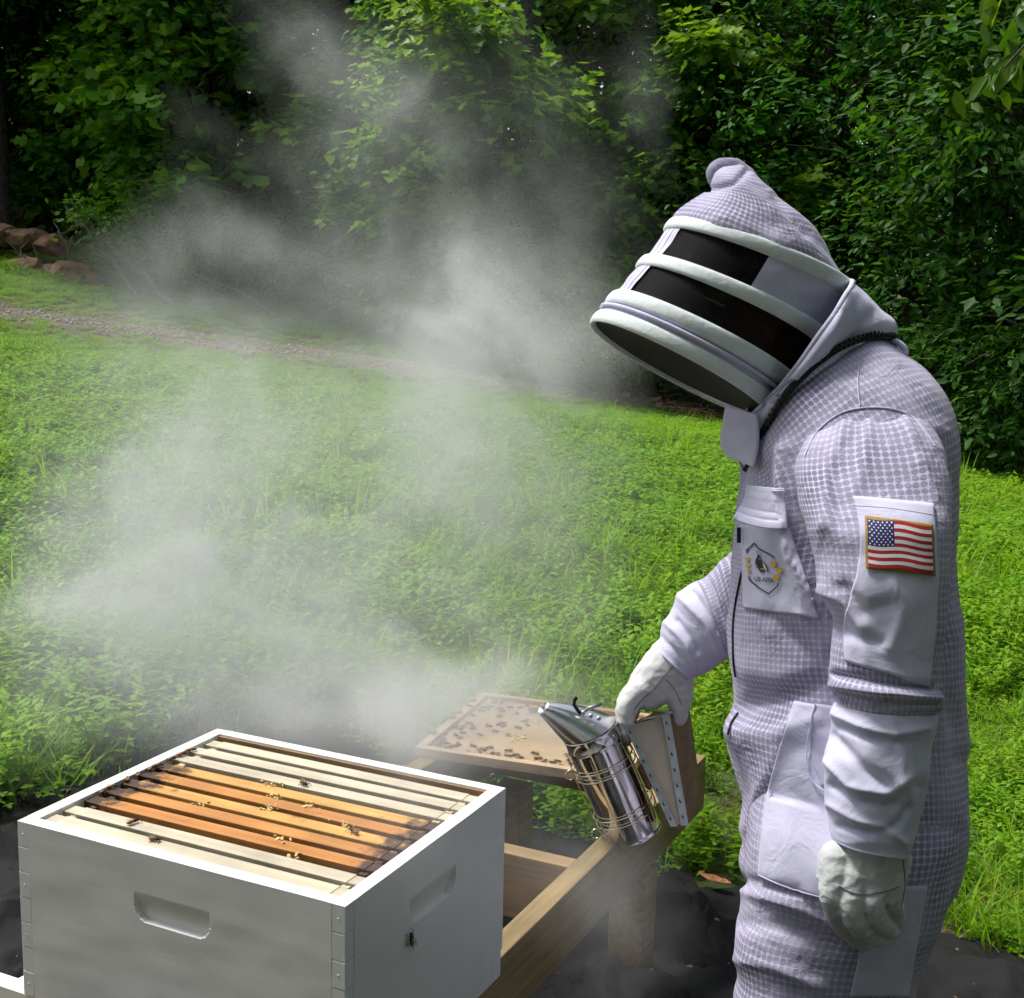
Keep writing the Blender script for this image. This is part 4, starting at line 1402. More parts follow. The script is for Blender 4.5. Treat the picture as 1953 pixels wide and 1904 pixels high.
# ---- inner cover with bees
zc = 1.40 - 0.988
LC = P(790, 1425, 1.0); dv = LC - CAM; LC = CAM + dv * ((zc - CAM[2]) / dv[2])
cu = np.array([0.946, -0.325, 0]); cu /= np.linalg.norm(cu); cv = np.array([-cu[1], cu[0], 0])
ic = empty('inner_cover', LC + 0.225 * cu + 0.2 * cv - [0, 0, 0.0205], 'shallow wooden tray cover crowded with bees, lying on the stand', 'hive cover')
CW, CD, CT = 0.45, 0.405, 0.0200


def Cc(a, b, c):
    return LC + a * cu + b * cv + c * ZZ


MB().box(Cc(0, 0, -CT), cu * CW, cv * 0.019, ZZ * CT, 0.0012).build('rim', M['coverrim'], ic)
MB().box(Cc(0, CD - 0.019, -CT), cu * CW, cv * 0.019, ZZ * CT, 0.0012).build('rim', M['coverrim'], ic)
MB().box(Cc(0, 0.0192, -CT), cu * 0.019, cv * (CD - 0.0384), ZZ * (CT - 0.0002), 0.0012).build('rim', M['coverrim'], ic)
MB().box(Cc(CW - 0.019, 0.0192, -CT), cu * 0.019, cv * (CD - 0.0384), ZZ * (CT - 0.0002), 0.0012).build('rim', M['coverrim'], ic)
MB().box(Cc(0.0185, 0.0187, -CT + 0.002), cu * (CW - 0.037), cv * (CD - 0.0374), ZZ * 0.0085).build('panel', M['ply'], ic)
rr = random.Random(12)
for (a, b) in ((0.16, 0.27), (0.17, 0.16), (0.30, 0.24), (0.27, 0.33), (0.36, 0.12)):
    mb = MB()
    for j in range(14):
        mb.sphere(Cc(a + rr.gauss(0, .010), b + rr.gauss(0, .012), -0.0085), (rr.uniform(.003, .006), rr.uniform(.002, .005), .002), 6, 4)
    mb.build('burr_wax', M['wax'], ic, True)

# bee: thorax, abdomen with amber half, head, wings, legs - one small mesh
mb = MB()
mb.sphere((0.0045, 0, 0.0027), (0.0020, 0.0019, 0.0019), 8, 6)
mb.sphere((0.0075, 0, 0.0024), (0.0013, 0.0015, 0.0014), 7, 5)
n_dark = len(mb.f)
mb.sphere((-0.0012, 0, 0.0024), (0.0042, 0.0021, 0.0020), 9, 7)
n_amb = len(mb.f)
for s in (-1, 1):
    mb.add([(0.004, s * 0.0008, 0.0046), (-0.001, s * 0.0030, 0.0049), (-0.0058, s * 0.0040, 0.0046), (-0.0060, s * 0.0014, 0.0047), (0.001, s * 0.0003, 0.0048)], [(0, 1, 2, 3, 4)])
for s in (-1, 1):
    for x0, x1 in ((0.006, 0.009), (0.0045, 0.0045), (0.003, -0.001)):
        mb.tube([(x0, s * 0.001, 0.0022), (x0 * .5 + x1 * .5, s * 0.0036, 0.003), (x1, s * 0.0050, 0.0001)], 0.0003, 4)
bee_me = bpy.data.meshes.new('bee')
bee_me.from_pydata(mb.v, [], mb.f)
m_, nt_, b_, o_ = mat('bee_wing'); b_.inputs['Base Color'].default_value = (0.25, 0.2, 0.14, 1); b_.inputs['Alpha'].default_value = 0.55; b_.inputs['Roughness'].default_value = 0.25
for mm_ in (M['bee'], M['beestripe'], m_):
    bee_me.materials.append(mm_)
mi = [0] * len(mb.f)
for i in range(n_dark, n_amb): mi[i] = 1
for i in range(n_amb, n_amb + 2): mi[i] = 2
bee_me.polygons.foreach_set('material_index', mi)
bee_me.polygons.foreach_set('use_smooth', [True] * len(mi))


def bee(pos, head, up, label, group=None, s=1.25):
    o = bpy.data.objects.new('bee', bee_me)
    link(o)
    up = Vector(up).normalized(); hd = Vector(head)
    hd = (hd - hd.dot(up) * up).normalized()
    sd_ = up.cross(hd)
    o.matrix_world = Matrix(((hd.x * s, sd_.x * s, up.x * s, pos[0]), (hd.y * s, sd_.y * s, up.y * s, pos[1]), (hd.z * s, sd_.z * s, up.z * s, pos[2]), (0, 0, 0, 1)))
    return tag(o, label, 'bee', group)


pts = []
def put(a, b, mind=0.009):
    if 0.022 < a < CW - 0.022 and 0.022 < b < CD - 0.022 and all((a - q[0]) ** 2 + (b - q[1]) ** 2 > mind ** 2 for q in pts):
        pts.append((a, b)); return True
tries = 0
while len(pts) < 92 and tries < 5000:
    tries += 1
    c = rr.choice([(0.035, 0.30, .012, .05), (0.05, 0.22, .02, .05), (0.045, 0.13, .015, .06), (0.035, 0.05, .012, .02), (0.10, 0.06, .05, .02), (0.18, 0.05, .05, .02), (0.26, 0.045, .05, .015), (0.12, 0.33, .05, .025), (0.2, 0.345, .05, .015), (0.13, 0.2, .04, .05), (0.33, 0.06, .04, .02)])
    put(rr.gauss(c[0], c[2]), rr.gauss(c[1], c[3]))
for a, b in pts:
    t = rr.uniform(0, 6.28)
    bee(Cc(a, b, -CT + 0.0106), math.cos(t) * cu + math.sin(t) * cv, ZZ, 'small dark bee crawling on the wooden tray cover', 'bees crawling on the tray cover', rr.uniform(1.1, 1.4))
for a, c in ((0.03, 0.2), (0.0095, 0.24), (0.0095, 0.29), (0.0095, 0.33), (0.0095, 0.09)):
    t = rr.uniform(0, 6.28)
    bee(Cc(0.0095, c, 0.0002), math.cos(t) * cu + math.sin(t) * cv, ZZ, 'dark bee sitting on the raised rim of the tray cover', 'bees on the rim of the tray cover', 1.25)
# bees on the hive
fz = -0.0036
bee(H(-0.375, FB[1] - 0.004, fz), UU * .3 + VV, ZZ, 'bee at the edge of the second pale frame from the handhold wall', None, 1.35)
bee(H(-0.315, FB[0] + 0.004, fz), UU + VV * .2, ZZ, 'dark bee on the pale frame against the handhold wall', None, 1.25)
bee(H(-0.26, FB[7] - 0.003, fz), UU - VV * .4, ZZ, 'dark bee on the pale frame bordering the stained ones', None, 1.35)
bee(H(-0.105, FB[4] + 0.0, fz), -UU + VV * .4, ZZ, 'amber bee on the middle stained frame near the wax', None, 1.35)
bee(H(0.0005, 0.145, -0.108), ZZ - VV * .2, UU, 'lone bee clinging to the white end wall of the hive', None, 1.5)
for k in range(9):
    bee(H(-L_ + 0.0215 + 0.003 * rr.random(), 0.13 + 0.024 * k + rr.uniform(-.006, .006), -0.0042), VV + UU * rr.uniform(-1, 1), ZZ, 'bee crowding along the frame ends by the far short wall', 'bees along the frame ends', 1.15)

# ================================================================== smoker
smk = empty('bee_smoker', P(1211, 1591, 2.46), 'shiny steel bee smoker with wire guard and leather bellows, held by the gloved hand', 'bee smoker')
T_ = P(1125, 1394, 2.425); B_ = P(1211, 1591, 2.463)
an = (T_ - B_); LB = np.linalg.norm(an); an /= LB
e1 = np.cross(an, FW); e1 /= np.linalg.norm(e1)
if e1 @ RT < 0: e1 = -e1
e2 = np.cross(an, e1)
if e2 @ FW > 0: e2 = -e2               # towards the camera
RB = 0.0505


def ringpts(c, r, n=48, a=None, b_=None):
    a = e1 if a is None else a; b_ = e2 if b_ is None else b_
    th = np.linspace(0, 2 * math.pi, n, endpoint=False)
    return c + r * (np.cos(th)[:, None] * a + np.sin(th)[:, None] * b_)


def lathe(name, prof, m, parent, n=48):
    V = np.concatenate([ringpts(B_ + an * h, r, n) for h, r in prof])
    return mesh_np(name, V, grid_faces(len(prof), n), m, parent, True)


prof = [(0.0, 0.0), (0.0, RB * 0.97), (0.0015, RB * 1.02), (0.004, RB * 1.02), (0.0055, RB)]
prof += [(h, RB * (1 + 0.003 * math.sin(h * 90))) for h in np.linspace(0.01, LB - 0.028, 14)]
prof += [(LB - 0.026, RB * 1.0), (LB - 0.024, RB * 1.025), (LB - 0.021, RB * 1.03), (LB - 0.019, RB * 1.0), (LB - 0.004, RB * 1.0), (LB - 0.002, RB * 1.02), (LB, RB * 1.02), (LB + 0.001, RB)]
lathe('barrel', prof, M['steel'], smk)
# conical lid bent over to its spout
tip = P(1036, 1353, 2.40)
V = []
tdir = tip - T_; tdir /= np.linalg.norm(tdir)
for t in np.linspace(0, 1, 24):
    c = T_ * (1 - t) + tip * t + an * (0.003 * math.sin(math.pi * t))
    r = RB * 1.0 * (1 - t) + 0.0125 * t
    nn_ = an * (1 - t) + (tdir * 0.9 + an * 0.25) * t; nn_ /= np.linalg.norm(nn_)
    a1 = e1 - (e1 @ nn_) * nn_; a1 /= np.linalg.norm(a1); a2 = np.cross(nn_, a1)
    if a2 @ FW > 0: a2 = -a2
    V.append(ringpts(c + an * 0.003, r, 48, a1, a2))
a_last = V[-1]
V.append(a_last.mean(0) + (a_last - a_last.mean(0)) * 0.86)
V.append(a_last.mean(0) + (a_last - a_last.mean(0)) * 0.80 - tdir * 0.02)
lid = mesh_np('lid', np.concatenate(V), grid_faces(len(V), 48), M['brushed'], smk, True)
hk = P(1107, 1362, 2.372)
mb = MB(); mb.tube([hk, hk + an * 0.010 - e1 * 0.002, hk + an * 0.020 - e1 * .004, hk + an * 0.028 + e1 * 0.001, hk + an * .030 + e1 * .006], 0.0032, 8)
mb.build('lid_hook', M['black'], lid, True)
mb = MB()
for k in range(3):
    mb.sphere(P(1112 + 15 * k, 1360 + 5 * k, 2.372), 0.0045, 8, 6)
mb.box(P(1106, 1362, 2.378), e1 * 0.042, an * 0.006, e2 * 0.003)
mb.build('hinge', M['galv'], lid, True)
# guard wires
for h in (0.045, 0.060, LB - 0.075, LB - 0.060):
    for seg in ((0.12, 0.88),):
        th = np.linspace(math.pi * -0.15, math.pi * 1.15, 40)
        rr_ = RB + 0.0055
        p = [B_ + an * h + rr_ * (math.cos(t) * e1 + math.sin(t) * e2) for t in th]
        MB().tube(p, 0.0013, 6).build('guard_ring', M['brass'], smk, True)
for t in (0.02, 0.22, 0.42, 0.62, 0.82, 0.98):
    t *= math.pi
    d_ = (math.cos(t) * e1 + math.sin(t) * e2)
    MB().tube([B_ + an * 0.02 + d_ * (RB + 0.004), B_ + an * 0.05 + d_ * (RB + 0.0078), B_ + an * (LB - 0.065) + d_ * (RB + 0.0078), B_ + an * (LB - 0.03) + d_ * (RB + 0.004)], 0.0012, 6).build('guard_wire', M['brass'], smk, True)
for (hx, hh) in ((-1, LB - 0.062), (-1, 0.03)):
    c = B_ + an * hh - e1 * (RB + 0.013)
    p = [c + 0.009 * (math.cos(t) * e1 + math.sin(t) * an) for t in np.linspace(-0.5, 4.6, 16)]
    MB().tube(p, 0.0014, 6).build('wire_hook', M['brass'], smk, True)

# bellows: two boards joined by leather
d0, dw = 2.405, 0.125
F_t, F_b = (1193, 1385), (1281, 1574)
K_t, K_b = (1267, 1366), (1303, 1572)


def W3(q, k):
    """k 0..1 from near edge to far edge of the bellows"""
    s = (q[1] - 1370) / 205
    return P(q[0] + k * (38 - 10 * s), q[1] - k * (17 + 20 * s), d0 + k * dw)


def slab(name, t, b_, th_px, m, parent):
    v = []
    for k in (0, 1):
        for q, s in ((t, 0), (b_, 0), (b_, 1), (t, 1)):
            v.append(W3((q[0] + s * th_px, q[1] - s * 1), k))
    f = [(0, 1, 2, 3), (7, 6, 5, 4), (0, 4, 5, 1), (1, 5, 6, 2), (2, 6, 7, 3), (3, 7, 4, 0)]
    bm = bmesh.new()
    vs = [bm.verts.new(q) for q in v]
    for q in f: bm.faces.new([vs[i] for i in q])
    bmesh.ops.recalc_face_normals(bm, faces=bm.faces)
    bmesh.ops.bevel(bm, geom=list(bm.edges), offset=0.0015, segments=2, affect='EDGES')
    bm.verts.index_update()
    o = mesh_np(name, [p.co[:] for p in bm.verts], [[p.index for p in q.verts] for q in bm.faces], m, parent)
    bm.free()
    return o


slab('front_board', F_t, F_b, 9, M['redwood'], smk)
slab('back_board', K_t, K_b, 10, M['redwood'], smk)
# leather: a band around three sides with a sag
ns, nt2 = 26, 20
def leather(name, fa, fb, fold):
    V = []
    for i in range(ns):
        s = i / (ns - 1)
        for j in range(nt2):
            t = j / (nt2 - 1)
            p = fa(s) * (1 - t) + fb(s) * t
            V.append(p + fold(s, t))
    return mesh_np(name, V, grid_faces(ns, nt2, False), M['beige_leather'], smk, True)


lin = lambda A_, B__, s: (A_[0] + (B__[0] - A_[0]) * s, A_[1] + (B__[1] - A_[1]) * s)
leather('leather_side', lambda s: W3((lin(F_t, F_b, s)[0] + 6, lin(F_t, F_b, s)[1]), 0.02), lambda s: W3((lin(K_t, K_b, s)[0] + 3, lin(K_t, K_b, s)[1]), 0.02),
        lambda s, t: FW * (0.004 * math.sin(math.pi * t) * (1 - s) - 0.0015 * math.sin(math.pi * t) * s) + RT * 0.0)
leather('leather_top', lambda s: W3((F_t[0] + 6, F_t[1]), s), lambda s: W3((K_t[0] + 3, K_t[1]), s),
        lambda s, t: -DN * (0.010 * math.sin(math.pi * t) ** 2 * (0.35 + 0.65 * math.sin(math.pi * s))))
leather('leather_side', lambda s: W3((lin(F_t, F_b, s)[0] + 6, lin(F_t, F_b, s)[1]), 0.98), lambda s: W3((lin(K_t, K_b, s)[0] + 3, lin(K_t, K_b, s)[1]), 0.98),
        lambda s, t: FW * 0.0)
# galvanised edge strips with staples
for t, b_, w0, nm in ((F_t, F_b, 14, 'edge_strip'), (K_t, K_b, 15, 'edge_strip')):
    mb = MB()
    x0 = -2 if t is F_t else -4
    q = [W3((t[0] + x0, t[1] - 3), -0.02), W3((t[0] + x0 + w0, t[1] - 4), -0.02), W3((b_[0] + x0 + w0, b_[1] + 2), -0.02), W3((b_[0] + x0, b_[1] + 2), -0.02)]
    v = q + [p + FW * 0.0025 for p in q]
    mb.add(v, [(3, 2, 1, 0), (0, 1, 5, 4), (1, 2, 6, 5), (2, 3, 7, 6), (3, 0, 4, 7)])
    o = mb.build(nm, M['galv'], smk)
    for k in range(7):
        s = 0.06 + 0.145 * k
        c = lin(t, b_, s)
        MB().tube([W3((c[0] + x0 + 5, c[1] - 3), -0.025), W3((c[0] + x0 + 8, c[1] + 3), -0.025)], 0.0013, 5).build('staple', M['black'], o)
MB().box(W3((K_t[0] + 2, K_t[1] - 5), 0.0), W3((K_t[0] + 2, K_t[1] - 5), 1.0) - W3((K_t[0] + 2, K_t[1] - 5), 0.0), RT * 0.010, -DN * 0.004).build('top_strip', M['galv'], smk)
# bracket joining the bellows to the barrel
MB().tube([P(1247, 1500, 2.44), P(1262, 1508, 2.45)], 0.006, 8).build('bracket', M['galv'], smk, True)
MB().tube([P(1215, 1410, 2.46), P(1178, 1400, 2.46)], 0.005, 8).build('bracket', M['galv'], smk, True)
# ================================================================== the bee keeper
per = empty('person', (0.83, 2.25, float(tz(0.83, 2.25))), 'person in white ventilated bee suit and veil, holding a smoker by the hive', 'person')


def ring_fb(F, B, d, hd, n, e=2.25, rise=0.0):
    """closed ring through front pixel F and back pixel B, half-thickness hd metres along the view; starts at the front, passes the camera side first"""
    c = (P(F[0], F[1], d) + P(B[0], B[1], d)) / 2
    a = P(F[0], F[1], d) - c
    th = np.linspace(0, 2 * math.pi, n, endpoint=False)
    cs, sn = np.cos(th), np.sin(th)
    cc = np.sign(cs) * np.abs(cs) ** (2 / e); ss = np.sign(sn) * np.abs(sn) ** (2 / e)
    out_ = c + cc[:, None] * a - ss[:, None] * hd * FW
    if rise:
        lift = P(F[0] - 46 * rise, F[1] - 55 * rise, d) - P(F[0], F[1], d)
        out_ = out_ + (np.abs(sn) ** 1.6)[:, None] * lift
    return out_


def loft(rows, nr, n, e=2.25):
    """rows: (Fx,Fy,Bx,By,d,hd) -> verts (nr,n,3), uv metres"""
    K = crom([tuple(r) + (0.0,) * (7 - len(r)) for r in rows], nr)
    V = np.stack([ring_fb((k[0], k[1]), (k[2], k[3]), k[4], k[5], n, e, k[6] if len(k) > 6 else 0.0) for k in K])
    seg = np.linalg.norm(np.roll(V, -1, 1) - V, axis=2)
    U = np.concatenate([np.zeros((nr, 1)), np.cumsum(seg, 1)[:, :-1]], 1)
    Um = U.mean(0)[None].repeat(nr, 0)
    dv_ = np.linalg.norm(np.diff(V, axis=0), axis=2).mean(1)
    Vv = np.concatenate([[0], np.cumsum(dv_)])[:, None].repeat(n, 1)
    return V, np.stack([Um, -Vv], -1)


def normals(V):
    du = np.roll(V, -1, 1) - np.roll(V, 1, 1)
    dv_ = np.gradient(V, axis=0)
    nn = np.cross(dv_, du)
    nn /= np.linalg.norm(nn, axis=2)[..., None] + 1e-9
    c = V.mean(1, keepdims=True)
    s = np.sign(((V - c) * nn).sum(2, keepdims=True).mean())
    return nn * s


def seg_dist(px, py, pts):
    d = np.full(px.shape, 1e9); along = np.zeros(px.shape)
    for (x0, y0), (x1, y1) in zip(pts[:-1], pts[1:]):
        L2 = (x1 - x0) ** 2 + (y1 - y0) ** 2
        t = np.clip(((px - x0) * (x1 - x0) + (py - y0) * (y1 - y0)) / L2, 0, 1)
        q = np.hypot(px - x0 - t * (x1 - x0), py - y0 - t * (y1 - y0))
        d = np.minimum(d, q)
    return d


def wrinkle(V, folds, amp=0.004, sc=9.0, seed=0.0, near_only=True, stretch=(1, 1, 0.6)):
    nn = normals(V)
    pj = proj(V.reshape(-1, 3)).reshape(V.shape)
    dsp = np.zeros(V.shape[:2])
    front = (nn @ FW) < 0.25
    for pts, wd, a in folds:
        d = seg_dist(pj[..., 0], pj[..., 1], pts)
        dsp += a * (np.exp(-(d / wd) ** 1.25) if a > 0 else np.exp(-(d / wd) ** 2)) * front
    flat = V.reshape(-1, 3)
    ns = np.array([noise.noise(Vector((p[0] * stretch[0] * sc + seed, p[1] * stretch[1] * sc, p[2] * stretch[2] * sc))) +
                   0.55 * noise.noise(Vector((p[0] * sc * 2.3 + seed, p[1] * sc * 2.3, p[2] * sc * 2.1 + 4)))
                   for p in flat]).reshape(dsp.shape)
    rd = np.array([1 - 2.2 * abs(noise.noise(Vector((p[0] * sc * .8 + 9 + seed, p[1] * sc * .8, p[2] * sc * 1.1)))) for p in flat]).reshape(dsp.shape)
    dsp += amp * (ns * 0.7 + np.clip(rd, 0, 1) * 0.7)
    return V + nn * dsp[..., None]


def tube_obj(name, V, uv, m, parent, cap0=False, cap1=False):
    nr, n = V.shape[:2]
    # duplicate the seam column so that the UVs do not wrap back
    V2 = np.concatenate([V, V[:, :1]], 1)
    last = uv[:, -1:] + np.array([np.linalg.norm(V[:, 0] - V[:, -1], axis=1).mean(), 0])
    uv2 = np.concatenate([uv, last], 1)
    F = grid_faces(nr, n + 1, False)
    v = V2.reshape(-1, 3); u = uv2.reshape(-1, 2)
    if cap0: F.append(tuple(range(n)))
    if cap1: F.append(tuple((nr - 1) * (n + 1) + k for k in reversed(range(n))))
    o = mesh_np(name, v, F, m, parent, True, uv=u)
    return o


def bvh_of(arrs):
    vs = []; fs = []
    for V in arrs:
        nr, n = V.shape[:2]; b = len(vs)
        vs.extend([tuple(p) for p in V.reshape(-1, 3)])
        fs.extend([tuple(i + b for i in f) for f in grid_faces(nr, n)])
    return BVHTree.FromPolygons([Vector(v) for v in vs], fs)


# ---- torso and trousers
torso_rows = [
    (1436, 878, 1690, 652, 2.15, 0.095, 1.0), (1430, 893, 1712, 672, 2.15, 0.122, 1.0), (1424, 915, 1752, 715, 2.15, 0.165, 0.75), (1418, 950, 1788, 770, 2.15, 0.200, 0.3),
    (1412, 1000, 1810, 840, 2.15, 0.215), (1408, 1060, 1819, 940, 2.15, 0.212), (1400, 1120, 1825, 1050, 2.15, 0.205), (1395, 1190, 1832, 1150, 2.15, 0.198),
    (1396, 1260, 1840, 1250, 2.15, 0.195), (1406, 1330, 1844, 1345, 2.15, 0.195), (1390, 1400, 1848, 1430, 2.15, 0.205), (1404, 1465, 1847, 1500, 2.15, 0.215),
    (1424, 1535, 1841, 1575, 2.15, 0.215), (1425, 1600, 1830, 1650, 2.15, 0.20), (1430, 1660, 1815, 1700, 2.15, 0.17)]
torso_rows = [(r[0], r[1], r[2] - 22 * min(1, max(0, (r[1] - 940) / 200)), *r[3:]) for r in torso_rows]
V, uv = loft(torso_rows, 150, 150)
torso_folds = [
    ([(1500, 860), (1505, 960), (1520, 1060), (1560, 1150), (1592, 1215)], 16, 0.022),
    ([(1545, 890), (1560, 1000), (1590, 1090)], 14, -0.012),
    ([(1530, 1175), (1570, 1250), (1600, 1310)], 9, 0.007),
    ([(1470, 1170), (1540, 1240), (1590, 1330)], 16, -0.006),
    ([(1410, 1350), (1480, 1330), (1560, 1300)], 18, -0.010),
    ([(1400, 1395), (1470, 1400), (1560, 1370)], 20, 0.010),
    ([(1520, 1360), (1440, 1530), (1425, 1580)], 14, 0.007),
    ([(1440, 905), (1470, 940), (1490, 1000)], 12, 0.006),
    ([(1830, 1180), (1805, 1260), (1790, 1400)], 14, 0.004), ([(1805, 1100), (1800, 1300), (1830, 1450)], 14, -0.008)]
Vt = wrinkle(V, torso_folds, 0.0065, 9.0, 1.3)
suit = tube_obj('suit_torso', Vt, uv, M['suitmesh'], per)


def leg(name, rows, seed):
    V, uv = loft(rows, 110, 96)
    folds = [([(1420, 1700), (1500, 1720), (1600, 1760)], 20, 0.010), ([(1405, 1760), (1500, 1770), (1580, 1800)], 16, -0.006),
             ([(1400, 1830), (1480, 1845), (1560, 1880)], 14, 0.006), ([(1420, 1680), (1520, 1700)], 12, -0.006)] if seed < 3 else []
    Vl = wrinkle(V, folds, 0.0055, 8.0, seed)
    tube_obj(name, Vl, uv, M['suitmesh'], per)
    return Vl


near_leg = [(1440, 1500, 1842, 1530, 2.07, 0.13), (1424, 1580, 1838, 1600, 2.06, 0.145), (1420, 1650, 1826, 1665, 2.05, 0.14), (1424, 1705, 1812, 1730, 2.05, 0.13), (1404, 1770, 1792, 1790, 2.05, 0.12),
            (1400, 1820, 1776, 1830, 2.05, 0.115), (1404, 1870, 1758, 1880, 2.05, 0.11), (1398, 1930, 1735, 1940, 2.05, 0.105), (1440, 2060, 1710, 2070, 2.05, 0.10), (1480, 2200, 1700, 2210, 2.05, 0.09), (1500, 2270, 1690, 2280, 2.06, 0.085)]
near_leg = [(r[0] + 4, r[1], r[2] - 22, *r[3:]) for r in near_leg]
Vl1 = leg('suit_leg', near_leg, 2.0)
far_leg = [(r[0] + 6, r[1], r[2] - 25, r[3], r[4] + 0.215, r[5]) for r in near_leg]
far_leg = [(r[0] - (16 if 1580 < r[1] < 1660 else 0), *r[1:]) for r in far_leg]
Vl2 = leg('suit_leg', far_leg, 7.0)

# ---- near (left) sleeve: mesh above, plain cloth below the elbow gather
arm_rows = [(1580, 795, 1720, 780, 2.03, 0.035), (1540, 835, 1768, 812, 1.99, 0.058), (1520, 890, 1797, 868, 1.965, 0.074), (1528, 950, 1806, 940, 1.935, 0.082), (1548, 1010, 1806, 1010, 1.905, 0.086),
            (1560, 1065, 1803, 1070, 1.895, 0.084), (1570, 1120, 1799, 1130, 1.885, 0.080), (1590, 1166, 1796, 1180, 1.885, 0.078), (1596, 1190, 1793, 1210, 1.885, 0.077), (1590, 1255, 1781, 1275, 1.885, 0.076), (1588, 1290, 1782, 1312, 1.885, 0.078), (1594, 1322, 1789, 1336, 1.885, 0.081), (1600, 1345, 1778, 1352, 1.885, 0.072)]
V, uv = loft(arm_rows, 150, 120)
arm_folds = [([(1610, 1120), (1650, 1165), (1700, 1150)], 12, -0.006), ([(1570, 1125), (1610, 1145), (1650, 1195)], 10, 0.008), ([(1700, 1110), (1722, 1165), (1700, 1230)], 16, 0.005), ([(1645, 1215), (1655, 1260)], 10, 0.003),
             ([(1590, 1195), (1640, 1215), (1680, 1225)], 10, -0.006), ([(1592, 1305), (1680, 1322), (1785, 1335)], 8, 0.009), ([(1592, 1285), (1680, 1300), (1775, 1310)], 6, -0.008),
             ([(1612, 815), (1580, 900), (1575, 1000)], 12, 0.007), ([(1660, 795), (1650, 870), (1632, 940)], 10, 0.005), ([(1725, 800), (1755, 880), (1785, 950)], 12, 0.006), ([(1590, 890), (1600, 1000)], 12, -0.005), ([(1590, 1325), (1680, 1345), (1780, 1345)], 6, -0.006)]
Va = wrinkle(V, arm_folds, 0.0042, 11.0, 4.4)
tube_obj('sleeve', Va, uv, M['suitmesh'], per)
low_rows = [(1604, 1338, 1772, 1346, 1.885, 0.066), (1594, 1352, 1780, 1360, 1.885, 0.076), (1588, 1400, 1772, 1412, 1.883, 0.074), (1580, 1450, 1764, 1462, 1.88, 0.072), (1577, 1505, 1754, 1520, 1.88, 0.068),
            (1584, 1560, 1741, 1580, 1.88, 0.062), (1588, 1590, 1731, 1612, 1.88, 0.058), (1589, 1600, 1729, 1624, 1.88, 0.0575)]
V, uv = loft(low_rows, 100, 110)
low_folds = [([(1592, 1362), (1640, 1385), (1700, 1402), (1765, 1388)], 9, 0.006), ([(1600, 1385), (1660, 1408), (1720, 1412)], 9, -0.006), ([(1588, 1405), (1650, 1470), (1700, 1500)], 12, -0.007), ([(1582, 1455), (1620, 1500), (1690, 1512), (1735, 1480)], 11, 0.0075),
             ([(1590, 1500), (1640, 1530), (1700, 1535)], 10, -0.007), ([(1700, 1380), (1722, 1440), (1716, 1500)], 12, 0.005), ([(1584, 1535), (1630, 1562), (1690, 1578), (1722, 1606)], 8, 0.006), ([(1600, 1575), (1660, 1592)], 7, -0.005), ([(1735, 1540), (1712, 1575), (1690, 1580)], 6, -0.006), ([(1740, 1420), (1750, 1500)], 10, -0.004)]
Vlow = wrinkle(V, low_folds, 0.0034, 14.0, 6.1)
cuffo = tube_obj('forearm_sleeve', Vlow, uv, M['cloth'], per)
# stitched hem
Kh = crom(low_rows, 100)[-9:]
Vh = np.stack([ring_fb((k[0] - 1.5, k[1]), (k[2] + 1.5, k[3]), k[4], k[5] + 0.0015, 110) for k in Kh])
tube_obj('hem', Vh, loft(low_rows, 9, 110)[1], M['cloth'], cuffo)

# ---- far (right) sleeve
far_rows = [(1500, 960, 1540, 1190, 2.30, 0.07), (1440, 1005, 1460, 1235, 2.32, 0.072), (1398, 1052, 1412, 1236, 2.345, 0.07), (1352, 1096, 1392, 1250, 2.375, 0.068), (1330, 1112, 1382, 1256, 2.39, 0.068)]
V, uv = loft(far_rows, 60, 90)
Vf = wrinkle(V, [([(1380, 1080), (1400, 1130)], 8, 0.005), ([(1350, 1110), (1385, 1180)], 8, -0.005)], 0.004, 10, 8.8)
tube_obj('sleeve', Vf, uv, M['suitmesh'], per)
farlow = [(1338, 1108, 1384, 1254, 2.385, 0.064), (1312, 1122, 1376, 1262, 2.40, 0.069), (1286, 1158, 1352, 1276, 2.415, 0.066), (1266, 1196, 1332, 1286, 2.425, 0.060), (1257, 1226, 1318, 1291, 2.43, 0.054), (1252, 1238, 1314, 1297, 2.43, 0.0535)]
V, uv = loft(farlow, 70, 90)
Vfl = wrinkle(V, [([(1300, 1140), (1350, 1190), (1372, 1240)], 9, 0.007), ([(1320, 1130), (1370, 1200)], 8, -0.006), ([(1272, 1190), (1310, 1225), (1330, 1270)], 8, 0.007), ([(1290, 1185), (1330, 1240)], 7, -0.006), ([(1260, 1215), (1300, 1255)], 6, -0.004)], 0.003, 12, 2.2)
tube_obj('forearm_sleeve', Vfl, uv, M['cloth'], per)


